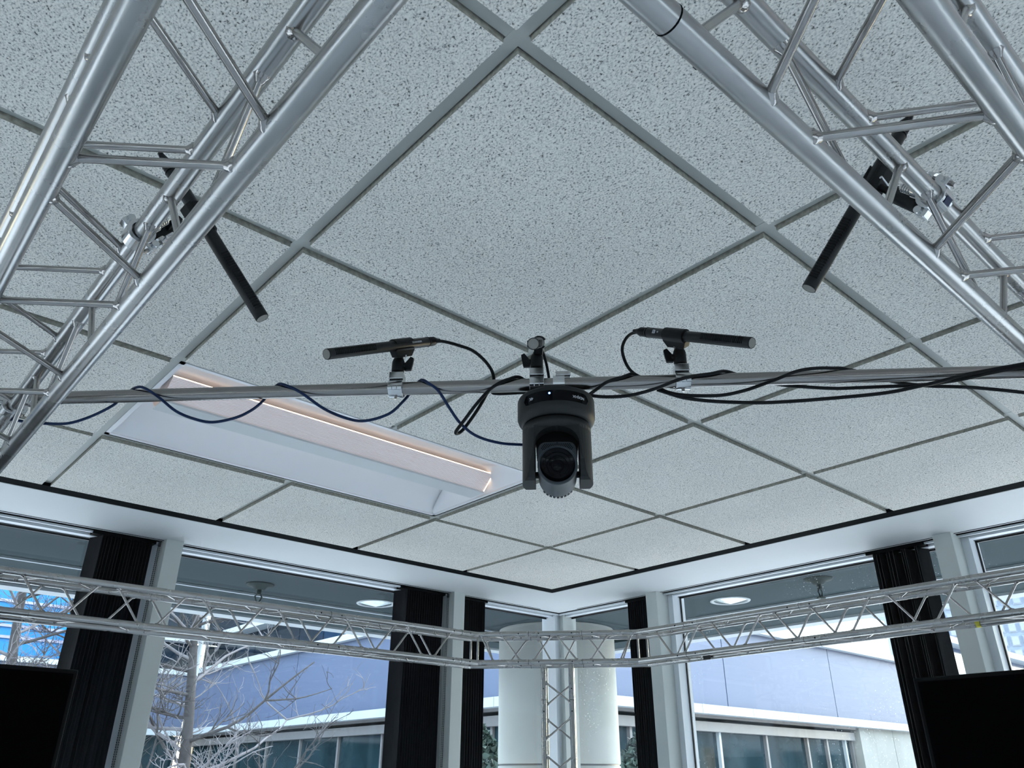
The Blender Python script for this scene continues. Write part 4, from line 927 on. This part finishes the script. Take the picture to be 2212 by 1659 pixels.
# ------------------------------------------------------------------ vegetation
def bare_tree(name, label, base, top, r0, r1, nb, seed, spread=1.5, zlow=-.6, lean=0):
    rg = random.Random(seed); base = Vector(base); top = Vector(top)
    t = thing(name, label, 'tree', base, 'bare trees in the courtyard')
    def trunk(s):
        p = base.lerp(top, s); return p+Vector((math.sin(s*7+seed)*.05, math.cos(s*6)*.05, 0))
    MB().tube([trunk(k/14) for k in range(15)], r0, 10, r1).build('trunk', 'bark', t)
    for k in range(nb):
        s = (zlow-base.z)/(top.z-base.z)+(1-(zlow-base.z)/(top.z-base.z))*(k+.5)/nb
        p = trunk(s); b = MB(); q0 = rg.uniform(0, 2*math.pi); ln = spread*(1.15-s*.65)*rg.uniform(.7, 1.2)
        def grow(p, d, ln, r, dep):
            n = 7; pts = [p]; d = d.normalized()
            for i in range(n):
                d = (d+Vector((rg.uniform(-.28, .28), rg.uniform(-.28, .28), rg.uniform(-.16, .24)))).normalized(); p = p+d*ln/n; pts.append(p)
            b.tube(pts, r, 5 if dep < 2 else 4, max(.0022, r*.35), caps=False)
            if dep < 3:
                for j in range(rg.randint(4, 6) if dep < 2 else 3):
                    i = rg.randint(1, n); side = Vector((rg.uniform(-1, 1), rg.uniform(-1, 1), rg.uniform(-.3, .7))).normalized()
                    grow(pts[i], d*.55+side*.8, ln*rg.uniform(.35, .6), r*.5, dep+1)
        grow(p, Vector((math.cos(q0), math.sin(q0), rg.uniform(.0, .6))), ln, r0*.30*(1.1-s*.6), 0)
        b.build('branch', 'twig' if k % 2 else 'bark', t)
bare_tree('bare_tree', 'bare leafless tree outside the left window in front of the lavender panels', (3.63, 9.5, -2.1), (3.49, 9.5, 2.5), .10, .025, 26, 11, 1.7, -.7)
bare_tree('bare_tree', 'bare leafless tree at the far left beyond the blue glass facade window', (1.95, 9.9, -2.1), (1.72, 9.9, 2.6), .09, .03, 22, 5, 1.6, 0)
bare_tree('bare_tree', 'thin bare tree at the far left, right of the thicker one', (2.35, 10.6, -2.1), (2.42, 10.6, 2.9), .05, .02, 14, 23, 1.3, .2)
tag(MB().cyl((3.772, 10, -2.1), (3.772, 10, 2.3), .028, n=12).build('light_pole', 'steel'), 'slim white pole rising beside the bare tree trunk', 'pole')
def evergreen(x, y, h, rad, seed, label, zt=None):
    rg = random.Random(seed); t = thing('evergreen_tree', label, 'tree', (x, y, -2.1), 'dark evergreens')
    MB().cyl((x, y, -2.1), (x, y, -2.1+h*.5), .09, .05, 8).build('trunk', 'bark', t)
    b = MB()
    for k in range(2600):
        u = rg.random()**.8; z_ = -2.1+.4+(h-.4)*u; rr = rad*(1-u)**.6*math.sqrt(rg.random())*1.05; q_ = rg.uniform(0, 6.283)
        c = Vector((x+rr*math.cos(q_), y+rr*math.sin(q_), z_)); s_ = rg.uniform(.03, .07)*(1 if rad < 1 else 2.2)
        a_ = Vector((rg.gauss(0, 1), rg.gauss(0, 1), rg.gauss(0, 1))).normalized(); b_ = a_.cross(Vector((rg.gauss(0, 1), rg.gauss(0, 1), rg.gauss(0, 1)))).normalized()
        b.add([c-a_*s_, c+b_*s_*.5, c+a_*s_, c-b_*s_*.5], [(0, 1, 2, 3)])
    o = b.build('foliage', 'leaf', t); o['kind'] = 'stuff'
evergreen(5.9, 7.15, 2.62, .75, 3, 'dark evergreen left of the round column')
evergreen(7.3, 6.1, 2.55, .7, 8, 'dark evergreen right of the round column')
for k in range(6):  # unseen trees added to darken what the glass reflects
    q_ = math.radians(188+k*16); R_ = 11+.8*(k % 3)
    evergreen(R_*math.cos(q_), R_*math.sin(q_), 3.6+.7*((k*5) % 3), 1.7, 30+k, ('first', 'second', 'third', 'fourth', 'fifth', 'sixth')[k]+' dark evergreen of the ring added behind the viewer, counted from the west')
for k in range(5):
    evergreen(13.5+k*3.1, -3.4-(k % 2)*1.6, 4.2+.6*((k*3) % 4), 1.5, 60+k, ('first', 'second', 'third', 'fourth', 'fifth')[k]+' dark evergreen of the row beyond the right courtyard, counted from the windows')
# ------------------------------------------------------------------ lift everything so that the floor is z = 0
for o in list(C.objects):
    if o.parent is None and o is not camo and o is not so: o.location.z += CAMZ
